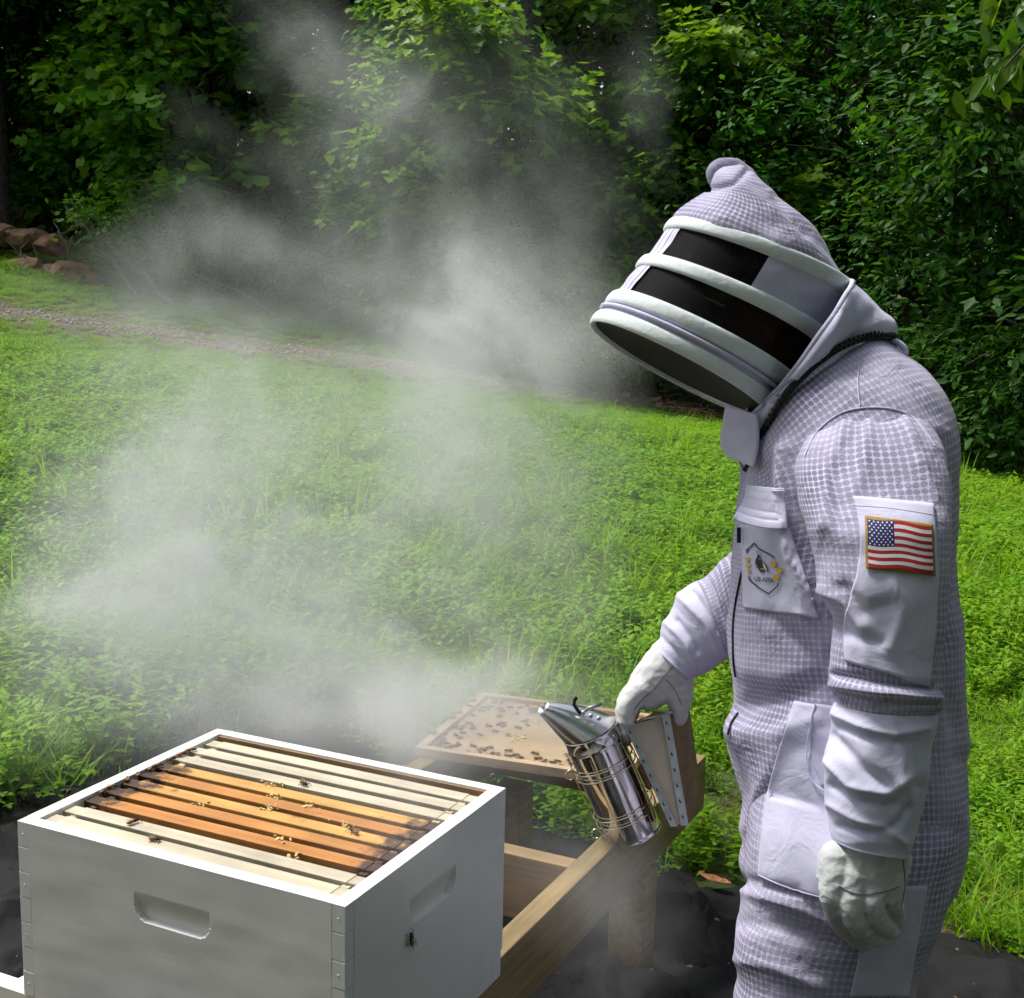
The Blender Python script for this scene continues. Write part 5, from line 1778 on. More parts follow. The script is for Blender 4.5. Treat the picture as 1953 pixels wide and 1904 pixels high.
# ---- gloves: union of tapered limbs, remeshed into one skin
def blob(name, parts, voxel, m, parent, smooth_it=6, wr=0.0012, sc=40):
    mb = MB()
    for pts, rad in parts:
        pts = [np.array(p) for p in pts]
        K = crom(np.concatenate([np.array(pts), np.array(rad)[:, None]], 1), max(12, 6 * len(pts)))
        mb.tube(K[:, :3], list(np.maximum(K[:, 3], 0.001)), 16)
        mb.sphere(K[0, :3], K[0, 3], 14, 10); mb.sphere(K[-1, :3], K[-1, 3], 14, 10)
    me = bpy.data.meshes.new('tmp'); me.from_pydata(mb.v, [], mb.f)
    o = bpy.data.objects.new('tmp', me); COL.objects.link(o)
    r = o.modifiers.new('r', 'REMESH'); r.mode = 'VOXEL'; r.voxel_size = voxel
    s = o.modifiers.new('s', 'SMOOTH'); s.iterations = smooth_it; s.factor = 0.5
    dg = bpy.context.evaluated_depsgraph_get()
    ev = o.evaluated_get(dg)
    em = ev.to_mesh()
    v = np.zeros(len(em.vertices) * 3); em.vertices.foreach_get('co', v); v = v.reshape(-1, 3)
    nn = np.zeros(len(em.vertices) * 3); em.vertices.foreach_get('normal', nn); nn = nn.reshape(-1, 3)
    f = [tuple(p.vertices) for p in em.polygons]
    ev.to_mesh_clear()
    bpy.data.objects.remove(o); bpy.data.meshes.remove(me)
    if wr:
        dd = np.array([noise.noise(Vector(p) * sc) * 0.8 + np.clip(1 - 3 * abs(noise.noise(Vector((p[0] * sc * .7, p[1] * sc * .7, p[2] * sc * 1.5 + 7)))), 0, 1) for p in v])
        v = v + nn * (dd * wr)[:, None]
    return mesh_np(name, v, f, m, parent, True)


dG = 1.885
g = []
g.append(([P(1658, 1598, dG), P(1651, 1635, dG), P(1648, 1668, dG)], [0.046, 0.049, 0.047]))
#          knuckle   mid joint   tip
fing = [((1590, 1708), (1600, 1752), (1646, 1800), 0.0135, -0.026, 0.006), ((1622, 1722), (1636, 1764), (1684, 1792), 0.0140, -0.034, -0.004),
        ((1658, 1722), (1676, 1758), (1704, 1776), 0.0135, -0.030, 0.004), ((1694, 1706), (1706, 1736), (1712, 1762), 0.0120, -0.016, 0.022)]
for kn, md_, tp_, r, d1, d2 in fing:
    g.append(([P(kn[0] + 8, 1640, dG + d1 * 0.5), P(kn[0], kn[1], dG + d1), P(md_[0], md_[1], dG + d1 * 0.6 + d2), P((md_[0] + tp_[0]) / 2, (md_[1] + tp_[1]) / 2 + 4, dG + d2 + 0.012), P(tp_[0], tp_[1], dG + d2 + 0.034)], [0.026, 0.0190, r * 1.05, r, r * 0.75]))
g.append(([P(1602, 1640, dG + 0.02), P(1590, 1690, dG + 0.040), P(1604, 1740, dG + 0.052), P(1622, 1775, dG + 0.050)], [0.027, 0.024, 0.018, 0.013]))
gl1 = blob('glove', g, 0.0023, M['leather'], per, 2, 0.0014, 34)
gl1['label'] = 'greyish leather glove hanging half curled with a white size tag'
# size tag
tq = [P(1722, 1648, 1.862), P(1736, 1646, 1.862), P(1736, 1668, 1.862), P(1722, 1669, 1.862)]
tgv = tq + [p + FW * 0.0012 for p in tq]
tg = mesh_np('size_tag', tgv, [(3, 2, 1, 0), (4, 5, 6, 7), (0, 1, 5, 4), (1, 2, 6, 5), (2, 3, 7, 6), (3, 0, 4, 7)], M['cloth'], gl1)
mb = MB()
mb.box(P(1726.5, 1652, 1.8612), RT * 0.0012, DN * 0.0065, FW * 0.0005); mb.box(P(1726.5, 1652, 1.8612), RT * 0.0045, DN * 0.0012, FW * 0.0005)
mb.build('letter', M['black'], gl1)

dg2 = 2.455
g = [([P(1287, 1258, 2.43), P(1262, 1288, 2.44), P(1238, 1312, 2.45)], [0.046, 0.045, 0.040]),
     ([P(1284, 1275, 2.43), P(1292, 1308, 2.43), P(1296, 1340, 2.435), P(1293, 1368, 2.44)], [0.034, 0.029, 0.021, 0.016])]
for k, (bx_, tx_, ty_, dd) in enumerate([(1207, 1197, 1404, -0.030), (1203, 1192, 1412, -0.008), (1206, 1194, 1408, 0.015), (1212, 1200, 1396, 0.036)]):
    g.append(([P(1245, 1300, dg2 + dd * 0.8), P(bx_, 1332, dg2 + dd), P((bx_ + tx_) / 2 - 7, 1366, dg2 + dd), P(tx_, ty_, dg2 + dd)], [0.027, 0.0205, 0.0165, 0.012]))
gl2 = blob('glove', g, 0.0028, M['leather2'], per, 4, 0.0013, 34)
stitch_pts = [(1283, 1262, 2.387), (1262, 1290, 2.392), (1243, 1316, 2.40), (1222, 1334, 2.41)]
gl2['label'] = 'pale leather glove gripping the smoker bellows'

# ---- inner body: head with face, neck and trunk, mostly hidden by suit and veil
def Ph(px, py, d=2.15): return P(px, py, d)
body_parts = [([Ph(1470, 575), Ph(1478, 612), Ph(1480, 655)], [0.060, 0.076, 0.058]),          # skull
              ([Ph(1432, 605), Ph(1422, 648), Ph(1430, 686)], [0.046, 0.050, 0.036]),            # face, jaw
              ([Ph(1392, 628), Ph(1382, 650), Ph(1394, 658)], [0.008, 0.014, 0.010]),            # nose
              ([Ph(1470, 640, 2.075), Ph(1475, 660, 2.073)], [0.016, 0.012]), ([Ph(1470, 640, 2.225), Ph(1475, 660, 2.227)], [0.016, 0.012]),  # ears
              ([Ph(1406, 682), Ph(1412, 688)], [0.020, 0.020]),                                   # chin and mouth
              ([Ph(1490, 665), Ph(1545, 740), Ph(1600, 830)], [0.055, 0.058, 0.075]),            # neck
              ([Ph(1600, 820), Ph(1620, 1000), Ph(1620, 1250), Ph(1620, 1450)], [0.11, 0.13, 0.12, 0.12]),
              ([P(1640, 850, 2.03), P(1680, 1080, 1.90), P(1685, 1330, 1.89), P(1660, 1600, 1.885)], [0.055, 0.048, 0.042, 0.03]),
              ([P(1600, 870, 2.28), P(1520, 1080, 2.32), P(1400, 1150, 2.36), P(1290, 1255, 2.43)], [0.055, 0.048, 0.042, 0.03]),
              ([P(1625, 1450, 2.07), P(1600, 1750, 2.05), P(1590, 2250, 2.06)], [0.085, 0.07, 0.045]), ([P(1625, 1450, 2.23), P(1600, 1750, 2.27), P(1590, 2250, 2.27)], [0.085, 0.07, 0.045])]
blob('body', body_parts, 0.009, M['skin'], per, 3, 0)
# boots
for d in (2.06, 2.275):
    a = P(1595, 2230, d); gzz = float(tz(a[0], a[1])) + 0.05
    a[2] = gzz + 0.12
    fwd = np.array([-0.92, 0.38, 0])
    blob('boot', [([a, [a[0], a[1], gzz + 0.01]], [0.058, 0.052]), ([[a[0], a[1], gzz + 0.005], [*(a[:2] + fwd[:2] * 0.12), gzz + 0.005], [*(a[:2] + fwd[:2] * 0.19), gzz - 0.005]], [0.05, 0.046, 0.036])], 0.006, M['boot'], per, 3, 0)

# ---- hood
hood = bpy.data.objects.new('hood', None)
# (the hood is a part: its cloth cap carries the sub-parts)
rings = {0: ((1130, 612), (1470, 790)), 1: ((1168, 562), (1515, 735)), 2: ((1222, 500), (1572, 655)), 3: ((1275, 428), (1622, 560))}
HD = 2.15
BOFF = np.array([9.0, -26.0])


def hring(F, B, r=0.150, n=120, boff=BOFF, scale=1.0, e=2.15):
    c2 = np.array([(F[0] + B[0]) / 2, (F[1] + B[1]) / 2])
    a2 = (np.array(F) - c2) * scale
    th = np.linspace(0, 2 * math.pi, n, endpoint=False)
    out_ = []
    for t in th:
        cs, sn = math.cos(t), math.sin(t)
        cs = math.copysign(abs(cs) ** (2 / e), cs); sn = math.copysign(abs(sn) ** (2 / e), sn)
        q = c2 + cs * a2 + sn * boff * scale
        out_.append(P(q[0], q[1], HD - sn * r * scale))
    return np.array(out_)


def hmix(t, **k):
    """t in 0..3 along the hoops"""
    i = min(int(t), 2); f = t - i
    F = [rings[i][0][j] * (1 - f) + rings[i + 1][0][j] * f for j in (0, 1)]
    B = [rings[i][1][j] * (1 - f) + rings[i + 1][1][j] * f for j in (0, 1)]
    return hring(F, B, **k)


# cap of ventilated mesh above the top hoop, with its folded peak
cap_rows = [(1277, 426, 1622, 560), (1284, 414, 1616, 548), (1300, 400, 1600, 524), (1318, 388, 1585, 500), (1336, 376, 1568, 462), (1350, 365, 1540, 424), (1356, 352, 1492, 384), (1360, 340, 1450, 346), (1366, 330, 1428, 326), (1378, 322, 1412, 318)]
K = crom(cap_rows, 60)
V = []
for i, k in enumerate(K):
    t = i / 59
    r = 0.150 * math.cos(t * 1.42) ** 0.75 + 0.004
    V.append(hring((k[0], k[1]), (k[2], k[3]), r=r, n=120, boff=BOFF * (1 - t), scale=0.972 + 0.028 * min(1, t * 5)))
V = np.array(V)
seg = np.linalg.norm(np.roll(V, -1, 1) - V, axis=2)
um = np.concatenate([[0], np.cumsum(seg[:25].mean(0))[:-1]])
vv_ = np.concatenate([[0], np.cumsum(np.linalg.norm(np.diff(V, axis=0), axis=2).mean(1))])
uvc = np.stack([um[None].repeat(60, 0), vv_[:, None].repeat(120, 1)], -1)
Vc = wrinkle(V, [([(1352, 362), (1400, 352), (1425, 325)], 6, -0.006), ([(1420, 360), (1500, 420), (1560, 500)], 14, 0.005), ([(1480, 380), (1530, 450)], 10, -0.005)], 0.0035, 12, 3.0)
hood = tube_obj('hood', Vc, uvc, M['suitmesh'], per, False, True)
pk = blob('peak_fold', [([P(1368, 350, 2.145), P(1364, 330, 2.145), P(1378, 318, 2.145), P(1402, 320, 2.15), P(1428, 338, 2.15)], [0.0125, 0.0145, 0.0135, 0.014, 0.013]),
                        ([P(1366, 340, 2.16), P(1390, 324, 2.165), P(1425, 336, 2.17)], [0.012, 0.013, 0.012])], 0.003, M['suitmesh'], hood, 8, 0.001)

# veil netting, white front strip, white cheek panels: sectors of the hoop drum
def drum(name, t0, t1, th0, th1, m, scale=1.0, nt_=16, nn_=70, bulge=0.0, wr=0.0):
    n = 360
    V = []
    for t in np.linspace(t0, t1, nt_):
        rg_ = hmix(t, n=n, scale=scale)
        ids = np.round(np.linspace(th0, th1, nn_) / (2 * math.pi) * n).astype(int) % n
        V.append(rg_[ids])
    V = np.array(V)
    if wr or bulge:
        c = V.mean((0, 1))
        cen = np.array([hmix(t, n=8).mean(0) for t in np.linspace(t0, t1, nt_)])
        d = V - cen[:, None]; d /= np.linalg.norm(d, axis=2)[..., None]
        s = np.sin(np.linspace(0, math.pi, nt_))[:, None, None]
        nz_ = np.array([noise.noise(Vector(p) * 22) + 0.6 * noise.noise(Vector((p[0] * 30, p[1] * 30, p[2] * 60))) for p in V.reshape(-1, 3)]).reshape(V.shape[:2])[..., None]
        V = V + d * (bulge * s + wr * nz_ * s)
    return mesh_np(name, V.reshape(-1, 3), grid_faces(nt_, nn_, False), m, hood, True)


TAU = 2 * math.pi
drum('veil_net', 1.02, 2.0, 0.20, 3.6, M['veil'], 0.972)
drum('veil_net', 2.0, 2.98, 0.20, 1.70, M['veil'], 0.972)
drum('veil_net', 1.02, 2.98, 3.4, TAU - 0.25, M['veil'], 0.972)
drum('front_strip', 1.02, 2.0, -0.5, 0.52, M['cloth'], 0.988, wr=0.003)
drum('front_strip', 2.0, 2.98, -0.5, 0.55, M['cloth'], 0.988, wr=0.003)
drum('cheek_panel', 2.02, 2.97, 1.66, 3.5, M['cloth'], 0.998, bulge=0.0, wr=0.0035)
drum('zip_panel', 0.30, 0.72, 0, TAU, M['cloth'], 0.985, 8, 120)
# net closing the drum underneath
r0 = hmix(0.02, n=120, scale=0.97)
c0 = r0.mean(0)
Vn = np.concatenate([c0 + (r0 - c0) * s + np.array([0, 0, 0.02]) * (1 - s) for s in (1, 0.75, 0.5, 0.25, 0.02)])
mesh_np('under_net', Vn, grid_faces(5, 120), M['veil_dense'], hood, True)


def hoop(name, t0, t1, m, puff=0.006, nb=9):
    """padded webbing band between drum positions t0..t1"""
    prof = []
    for i in range(nb):
        s = i / (nb - 1)
        prof.append((t0 + (t1 - t0) * s, 1.0 + (puff / 0.15) * math.sin(math.pi * s) ** 0.6))
    for i in range(nb):
        s = 1 - i / (nb - 1)
        prof.append((t0 + (t1 - t0) * s, 0.985))
    V = np.array([hmix(max(0, min(t, 2.999)), n=140, scale=sc_) if 0 <= t <= 3 else hmix(t, n=140, scale=sc_) for t, sc_ in prof])
    V = np.concatenate([V, V[:1]])
    return mesh_np(name, V.reshape(-1, 3), grid_faces(len(V), 140), m, hood, True)


def hext(t, **k):
    F = [rings[2][0][j] + (rings[3][0][j] - rings[2][0][j]) * (t - 2) for j in (0, 1)]
    B = [rings[2][1][j] + (rings[3][1][j] - rings[2][1][j]) * (t - 2) for j in (0, 1)]
    return hring(F, B, **k)


_h = hmix
def hmix(t, **k):
    if t > 2.999: return hext(t, **k)
    if t < 0:
        F = [rings[0][0][j] + (rings[1][0][j] - rings[0][0][j]) * t for j in (0, 1)]
        B = [rings[0][1][j] + (rings[1][1][j] - rings[0][1][j]) * t for j in (0, 1)]
        return hring(F, B, **k)
    return _h(t, **k)


def hoop2(name, t0, t1, puff=0.0042):
    nb = 9
    prof = [(t0 + (t1 - t0) * i / (nb - 1), 1.0 + (puff / 0.15) * math.sin(math.pi * i / (nb - 1)) ** 0.4) for i in range(nb)]
    prof += [(t0 + (t1 - t0) * (1 - i / (nb - 1)), 0.982) for i in range(nb)]
    V = np.array([hmix(t, n=140, scale=s_) for t, s_ in prof] + [hmix(prof[0][0], n=140, scale=prof[0][1])])
    return mesh_np(name, V.reshape(-1, 3), grid_faces(len(V), 140), M['band'], hood, True)


hoop2('hoop_band', -0.10, 0.36)
hoop2('hoop_band', 0.64, 1.10)
hoop2('hoop_band', 1.84, 2.16)
hoop2('hoop_band', 2.84, 3.14)
# white zip coil between the two lower bands
zr = hmix(0.52, n=300, scale=1.012)
mbz = MB(); mbz.tube(list(zr) + [zr[0]], 0.0032, 6, False)
mbz.build('zip_coil', M['cloth'], hood, True)

# neck cloth from the drum's back seam to the collar zip
neck_rows = [(1432, 792, 1610, 538, 2.15, 0.143, 0), (1432, 798, 1621, 549, 2.15, 0.150, 0), (1422, 822, 1643, 572, 2.15, 0.146, 0.2), (1415, 848, 1668, 598, 2.15, 0.139, 0.5), (1412, 872, 1696, 624, 2.15, 0.131, 0.8), (1420, 892, 1699, 650, 2.15, 0.126, 1.0), (1428, 897, 1701, 656, 2.15, 0.124, 1.0)]
V, uv = loft(neck_rows, 60, 120, 2.1)
Vn_ = wrinkle(V, [([(1620, 560), (1570, 670), (1470, 770)], 7, 0.005), ([(1650, 610), (1600, 680)], 12, -0.006), ([(1560, 690), (1480, 790)], 10, 0.006), ([(1690, 625), (1640, 660)], 10, 0.005)], 0.0060, 12, 5.0)
nk = tube_obj('neck_cloth', Vn_, uv, M['cloth'], per)
seam = [Vn_[2, i] for i in range(0, 60)]
# piping along the seam
q = Vn_[3]
MB().tube([p for p in q] + [q[0]], 0.0042, 6, False).build('piping', M['cloth'], nk, True)
# collar zip: black tape with teeth, round the neck
zrow = ring_fb((1425, 893), (1703, 655), 2.15, 0.134, 220, 2.1, 1.06)
MB().tube(list(zrow) + [zrow[0]], 0.0058, 6, False).build('collar_zip', M['black'], per, True)
cz = [o for o in per.children if o.name.startswith('collar_zip')][-1]
tm = MB()
for i in range(0, 220):
    a = zrow[i]; b = zrow[(i + 1) % 220]; t = (b - a); t /= np.linalg.norm(t)
    if i > 115: break
    c_ = (zrow.mean(0) - a); c_ /= np.linalg.norm(c_)
    up_ = np.cross(t, c_)
    tm.box(a - c_ * 0.0072 - up_ * (0.0058 if i % 2 else 0.0005) - t * 0.0008, t * 0.0018, up_ * 0.0055, c_ * 0.004)
tm.build('zip_teeth', M['black'], cz)
# throat flap
fl = []
flp = [((1384, 772), (1442, 792)), ((1378, 805), (1446, 815)), ((1374, 845), (1446, 850)), ((1384, 868), (1440, 878)), ((1400, 878), (1436, 890))]
Kf = crom([(a[0], a[1], b[0], b[1]) for a, b in flp], 20)
for k in Kf:
    for s in np.linspace(0, 1, 12):
        fl.append(P(k[0] * (1 - s) + k[2] * s, k[1] * (1 - s) + k[3] * s, 2.10 - 0.06 * math.sin(s * 1.5) + 0.02 * (1 - s)))
fo = mesh_np('throat_flap', fl, grid_faces(20, 12, False), M['cloth'], per, True)
sm_ = fo.modifiers.new('thick', 'SOLIDIFY'); sm_.thickness = 0.004
# hanging loop at the back of the collar
lp = [P(1694, 648, 2.10), P(1712, 652, 2.09), P(1728, 668, 2.09), P(1722, 676, 2.09), P(1708, 662, 2.09)]
MB().tube(crom(lp, 16), 0.0045, 6).build('hanging_loop', M['cloth'], per, True)

# ---- sewn-on pieces, laid onto the suit surface
BV_body = bvh_of([Vt, Va, Vl1, Vlow])
BV_torso = bvh_of([Vt, Vl1])
BV_arm = bvh_of([Va])


def lay(px, py, bv, off, fallback=2.0):
    o_ = Vector(CAM); d_ = Vector(P(px, py, 1.0) - CAM).normalized()
    h = bv.ray_cast(o_, d_)
    if h[0] is None:
        return None
    n_ = h[1]
    if n_.dot(d_) > 0: n_ = -n_
    return np.array(h[0] + n_ * off * 0.5 - d_ * off * 0.5)


def patch(name, corners, bv, m, off=0.003, n=34, parent=per, thick=0.002, hang=False, curve=None):
    """quad patch (tl,tr,br,bl pixels) draped on the cloth"""
    tl, tr, br_, bl = [np.array(c, float) for c in corners]
    G = {}; V = []; F = []
    for i in range(n):
        last = None
        for j in reversed(range(n)):
            u, v = j / (n - 1), i / (n - 1)
            q = (tl * (1 - u) + tr * u) * (1 - v) + (bl * (1 - u) + br_ * u) * v
            if curve is not None: q = q + curve(u, v)
            p = lay(q[0], q[1], bv, off)
            if p is None and hang and last is not None:      # cloth that stands free of the body keeps its distance
                p = P(q[0], q[1], last)
            if p is not None:
                dpt = float((p - CAM) @ FW)
                if hang and last is not None and dpt > last + 0.004: p = P(q[0], q[1], last + 0.002); dpt = last + 0.002
                last = dpt
                G[(i, j)] = len(V); V.append(p)
    for i in range(n - 1):
        for j in range(n - 1):
            k = [(i, j), (i + 1, j), (i + 1, j + 1), (i, j + 1)]
            if all(t in G for t in k): F.append(tuple(G[t] for t in k))
    o = mesh_np(name, V, F, m, parent, True)
    s = o.modifiers.new('thick', 'SOLIDIFY'); s.thickness = thick; s.offset = 0
    return o


def stitch(name, pts, bv, parent, m=None, off=0.0045, r=0.0009):
    q = crom(np.array(pts, float), 8 * len(pts))
    p = [lay(a, b, bv, off) for a, b in q]
    p = [x for x in p if x is not None]
    return MB().tube(p, r, 5).build(name, m or M['cloth'], parent, True)


def flat_poly(name, polys, bv, parent, off, sub=1):
    """polys: list of (pixel polygon, colour); one tinted mesh"""
    V = []; F = []; C = []
    for i_, (pts, c) in enumerate(polys):
        ids = []
        for (a, b) in pts:
            p = lay(a, b, bv, off + (i_ * 5e-5 if len(polys) < 40 else 0))
            if p is None: ids = None; break
            ids.append(len(V)); V.append(p); C.append(c)
        if ids: F.append(tuple(ids))
    return mesh_np(name, V, F, M['tint'], parent, False, col=np.array(C))


sp = patch('sleeve_patch', [(1628, 947), (1779, 962), (1770, 1308), (1614, 1262)], BV_arm, M['cloth'], 0.0035, 46, curve=lambda u, v: np.array([10 * math.sin(math.pi * v) * 1.2 + (8 * math.sin(math.pi * min(1, v * 2)) if v < .5 else -14 * math.sin(math.pi * (v - .5) * 2)) * (1 - u), 0]))
stitch('stitch', [(1629, 966), (1700, 972), (1779, 984)], BV_arm, sp)
# chest pocket with flap
pk_ = patch('chest_pocket', [(1415, 1000), (1505, 1008), (1562, 1178), (1420, 1160)], BV_torso, M['cloth'], 0.004, 34)
pf = patch('pocket_flap', [(1425, 926), (1496, 932), (1502, 1009), (1396, 990)], BV_torso, M['cloth'], 0.009, 30, thick=0.003, hang=True, curve=lambda u, v: np.array([6 * math.sin(math.pi * v) * (1 - u), 7 * math.sin(math.pi * u) * v]))
stitch('stitch', [(1422, 933), (1460, 934), (1496, 938)], BV_torso, pf, off=0.012)
MB().box(P(1406, 1006, 2.1), RT * 0.006, DN * 0.024, FW * 0.004).build('navy_tab', plain('navy', (0.01, 0.012, 0.05), 0.6), per)
# lower pocket: large cloth panel with a curved opening
lpk = patch('hip_pocket', [(1517, 1338), (1612, 1352), (1600, 1724), (1448, 1672)], BV_torso, M['cloth'], 0.004, 50, curve=lambda u, v: np.array([-16 * math.sin(math.pi * v) * (1 - u), 0]))
lin2 = patch('pocket_lining', [(1556, 1342), (1612, 1352), (1606, 1520), (1560, 1500)], BV_torso, cloth('pocket_lining', (0.50, 0.49, 0.64), 0.4), 0.0065, 26, parent=lpk, curve=lambda u, v: np.array([-10 * math.sin(math.pi * min(v * 1.1, 1)) * (1 - u) + 24 * max(0, v - .75) * 4 * (1 - u) * .3, -14 * u * v]))
stitch('stitch', [(1556, 1344), (1543, 1400), (1540, 1450), (1552, 1490), (1580, 1512)], BV_torso, lpk, off=0.009, r=0.0013)
stitch('stitch', [(1449, 1668), (1520, 1698), (1598, 1718)], BV_torso, lpk, off=0.006)
# side stripe of plain cloth down the trouser leg
patch('leg_panel', [(1668, 1690), (1766, 1690), (1730, 1900), (1620, 1900)], bvh_of([Vl1]), M['cloth'], 0.004, 34)
# front zip line of the suit and hem of the knee patch
stitch('front_zip', [(1416, 1090), (1404, 1150), (1399, 1200), (1400, 1260), (1404, 1290)], BV_torso, per, M['black'], 0.003, 0.0016)
stitch('pocket_zip', [(1390, 1400), (1396, 1380), (1408, 1362)], BV_torso, per, M['black'], 0.003, 0.002)
# seams of the armhole and yoke
stitch('armhole_seam', [(1535, 870), (1560, 822), (1610, 786), (1680, 778), (1740, 796), (1782, 850)], bvh_of([Vt, Va]), per, M['cloth'], 0.001, 0.0013)
stitch('yoke_seam', [(1640, 690), (1636, 730), (1640, 775)], BV_torso, per, M['cloth'], 0.001, 0.0010)

# seams of the gloves
def obj_bvh(o):
    off = np.array(per.location)
    return BVHTree.FromPolygons([Vector(np.array(v.co) + off) for v in o.data.vertices], [tuple(q.vertices) for q in o.data.polygons])


grey_thread = plain('grey_thread', (0.22, 0.22, 0.23), 0.8)
b2_ = obj_bvh(gl2)
stitch('seam', [(1286, 1266), (1266, 1290), (1248, 1314), (1226, 1334), (1208, 1356)], b2_, gl2, grey_thread, 0.0006, 0.0009)
stitch('seam', [(1270, 1296), (1288, 1318), (1300, 1345)], b2_, gl2, grey_thread, 0.0006, 0.0008)
b1_ = obj_bvh(gl1)
stitch('seam', [(1600, 1690), (1640, 1706), (1690, 1700), (1716, 1690)], b1_, gl1, grey_thread, 0.0006, 0.0008)
stitch('seam', [(1722, 1640), (1726, 1690), (1718, 1730)], b1_, gl1, grey_thread, 0.0006, 0.0008)

# flag badge on the sleeve
FQ = [np.array(q, float) for q in ((1650, 987), (1776, 1002), (1780, 1098), (1653, 1085))]


def fq(u, v):
    tl, tr, br_, bl = FQ
    q = (tl * (1 - u) + tr * u) * (1 - v) + (bl * (1 - u) + br_ * u) * v
    return (q[0], q[1] + 2.0 * math.sin(u * 9.0))


red, wht, blu, gld = (0.36, 0.012, 0.016), (0.70, 0.68, 0.72), (0.018, 0.022, 0.13), (0.34, 0.21, 0.035)
fb_ = patch('flag_badge', [fq(0, 0), fq(1, 0), fq(1, 1), fq(0, 1)], BV_arm, plain('gold_thread', gld, 0.6, var=0.3, nscale=600), 0.0075, 30, parent=sp, thick=0.0016)
polys = []
NS = 24
x0, x1, y0, y1 = 0.035, 0.965, 0.045, 0.955
for s in range(13):
    c = red if s % 2 == 0 else wht
    va = y0 + (y1 - y0) * s / 13; vb = y0 + (y1 - y0) * (s + 1) / 13
    for k in range(NS):
        ua = x0 + (x1 - x0) * k / NS; ub = x0 + (x1 - x0) * (k + 1) / NS
        if ub <= x0 + (x1 - x0) * 0.418 and s < 7:
            polys.append(([fq(ua, va), fq(ua, vb), fq(ub, vb), fq(ub, va)], blu))
        else:
            polys.append(([fq(ua, va), fq(ua, vb), fq(ub, vb), fq(ub, va)], c))
flat_poly('flag_stripes', polys, BV_arm, fb_, 0.0098)
polys = []
for r in range(9):
    for c in range(6 if r % 2 == 0 else 5):
        u = x0 + (x1 - x0) * 0.416 * ((c + (0.5 if r % 2 == 0 else 1.0)) / 6)
        v = y0 + (y1 - y0) * (7 / 13) * ((r + 0.75) / 9.5)
        pts = []
        for k in range(10):
            a = -math.pi / 2 - k * math.pi / 5
            rr_ = 1.0 if k % 2 == 0 else 0.5
            pts.append(fq(u + 0.0155 * rr_ * math.cos(a), v + 0.021 * rr_ * math.sin(a)))
        polys.append((pts, (0.8, 0.8, 0.85)))
flat_poly('flag_stars', polys, BV_arm, fb_, 0.0108)

# badge on the chest pocket: open shield, bee, honey cells and lettering
polys = []
BLK, YEL = (0.012, 0.012, 0.012), (0.72, 0.40, 0.02)


def stroke(pts, wd, c=BLK):
    for (a, b) in zip(pts[:-1], pts[1:]):
        a = np.array(a, float); b = np.array(b, float)
        t = b - a; t /= np.linalg.norm(t); nn_ = np.array([-t[1], t[0]]) * wd / 2
        a2 = a - t * wd * 0.4; b2 = b + t * wd * 0.4
        polys.append(([tuple(a2 + nn_), tuple(a2 - nn_), tuple(b2 - nn_), tuple(b2 + nn_)], c))


def ell(cx, cy_, rx, ry, rot, c, n=14):
    pts = []
    for k in range(n):
        t = -k * TAU / n
        x, y = rx * math.cos(t), ry * math.sin(t)
        pts.append((cx + x * math.cos(rot) - y * math.sin(rot), cy_ + x * math.sin(rot) + y * math.cos(rot)))
    polys.append((pts, c))


stroke([(1429, 1054), (1430, 1049), (1443, 1036), (1450, 1045), (1478, 1061), (1479, 1064)], 2.4)
stroke([(1433, 1100), (1434, 1107), (1452, 1122), (1470, 1133), (1487, 1118), (1488, 1113)], 2.4)
for cx, cy_, r in ((1430, 1068, 4.5), (1431, 1079, 4.2), (1432, 1090, 4.0), (1480, 1076, 6.2), (1491, 1088, 6.2), (1485, 1101, 6.0)):
    pts = [(cx + r * math.cos(-k * TAU / 6 + .5), cy_ + r * math.sin(-k * TAU / 6 + .5)) for k in range(6)]
    polys.append((pts, YEL))
ell(1449, 1074, 3.6, 11, 0.05, BLK); ell(1449, 1074, 2.6, 9.6, 0.05, wht)
ell(1463, 1081, 2.6, 11, -0.45, BLK); ell(1463, 1081, 1.7, 9.6, -0.45, wht)
ell(1456, 1080, 5.2, 13, -0.12, BLK)
for k in range(3):
    ell(1457.3 + k * 0.6, 1074 + k * 6, 4.6 - 0.5 * k, 1.5, 0.1, YEL)
ell(1452, 1062, 3.0, 3.8, 0, BLK); stroke([(1450, 1059), (1447, 1050)], 0.9); stroke([(1453, 1059), (1452, 1049)], 0.9)
flat_poly('badge_shield', polys, BV_torso, pk_, 0.0085)
# the lettering, a real font laid on the pocket
fc = bpy.data.curves.new('lettering', 'FONT')
fc.body = 'US APIA'
fc.size = 1.0
fc.offset = 0.012
fto = bpy.data.objects.new('tmp_text', fc); COL.objects.link(fto)
dg = bpy.context.evaluated_depsgraph_get()
tmn = fto.evaluated_get(dg).to_mesh()
tv = np.array([v.co[:] for v in tmn.vertices]); tf_ = [tuple(p.vertices) for p in tmn.polygons]
fto.evaluated_get(dg).to_mesh_clear()
bpy.data.objects.remove(fto)
wd = tv[:, 0].max()
LV = []
for x, y, _ in tv:
    u = x / wd
    a, b = 1443 + 37 * u, 1109 + 2.5 * u
    p = lay(a, b - y * 12.5, BV_torso, 0.0088)
    LV.append(p if p is not None else np.array([0, 0, 0.0]))
mesh_np('lettering', LV, tf_, M['black'], pk_)
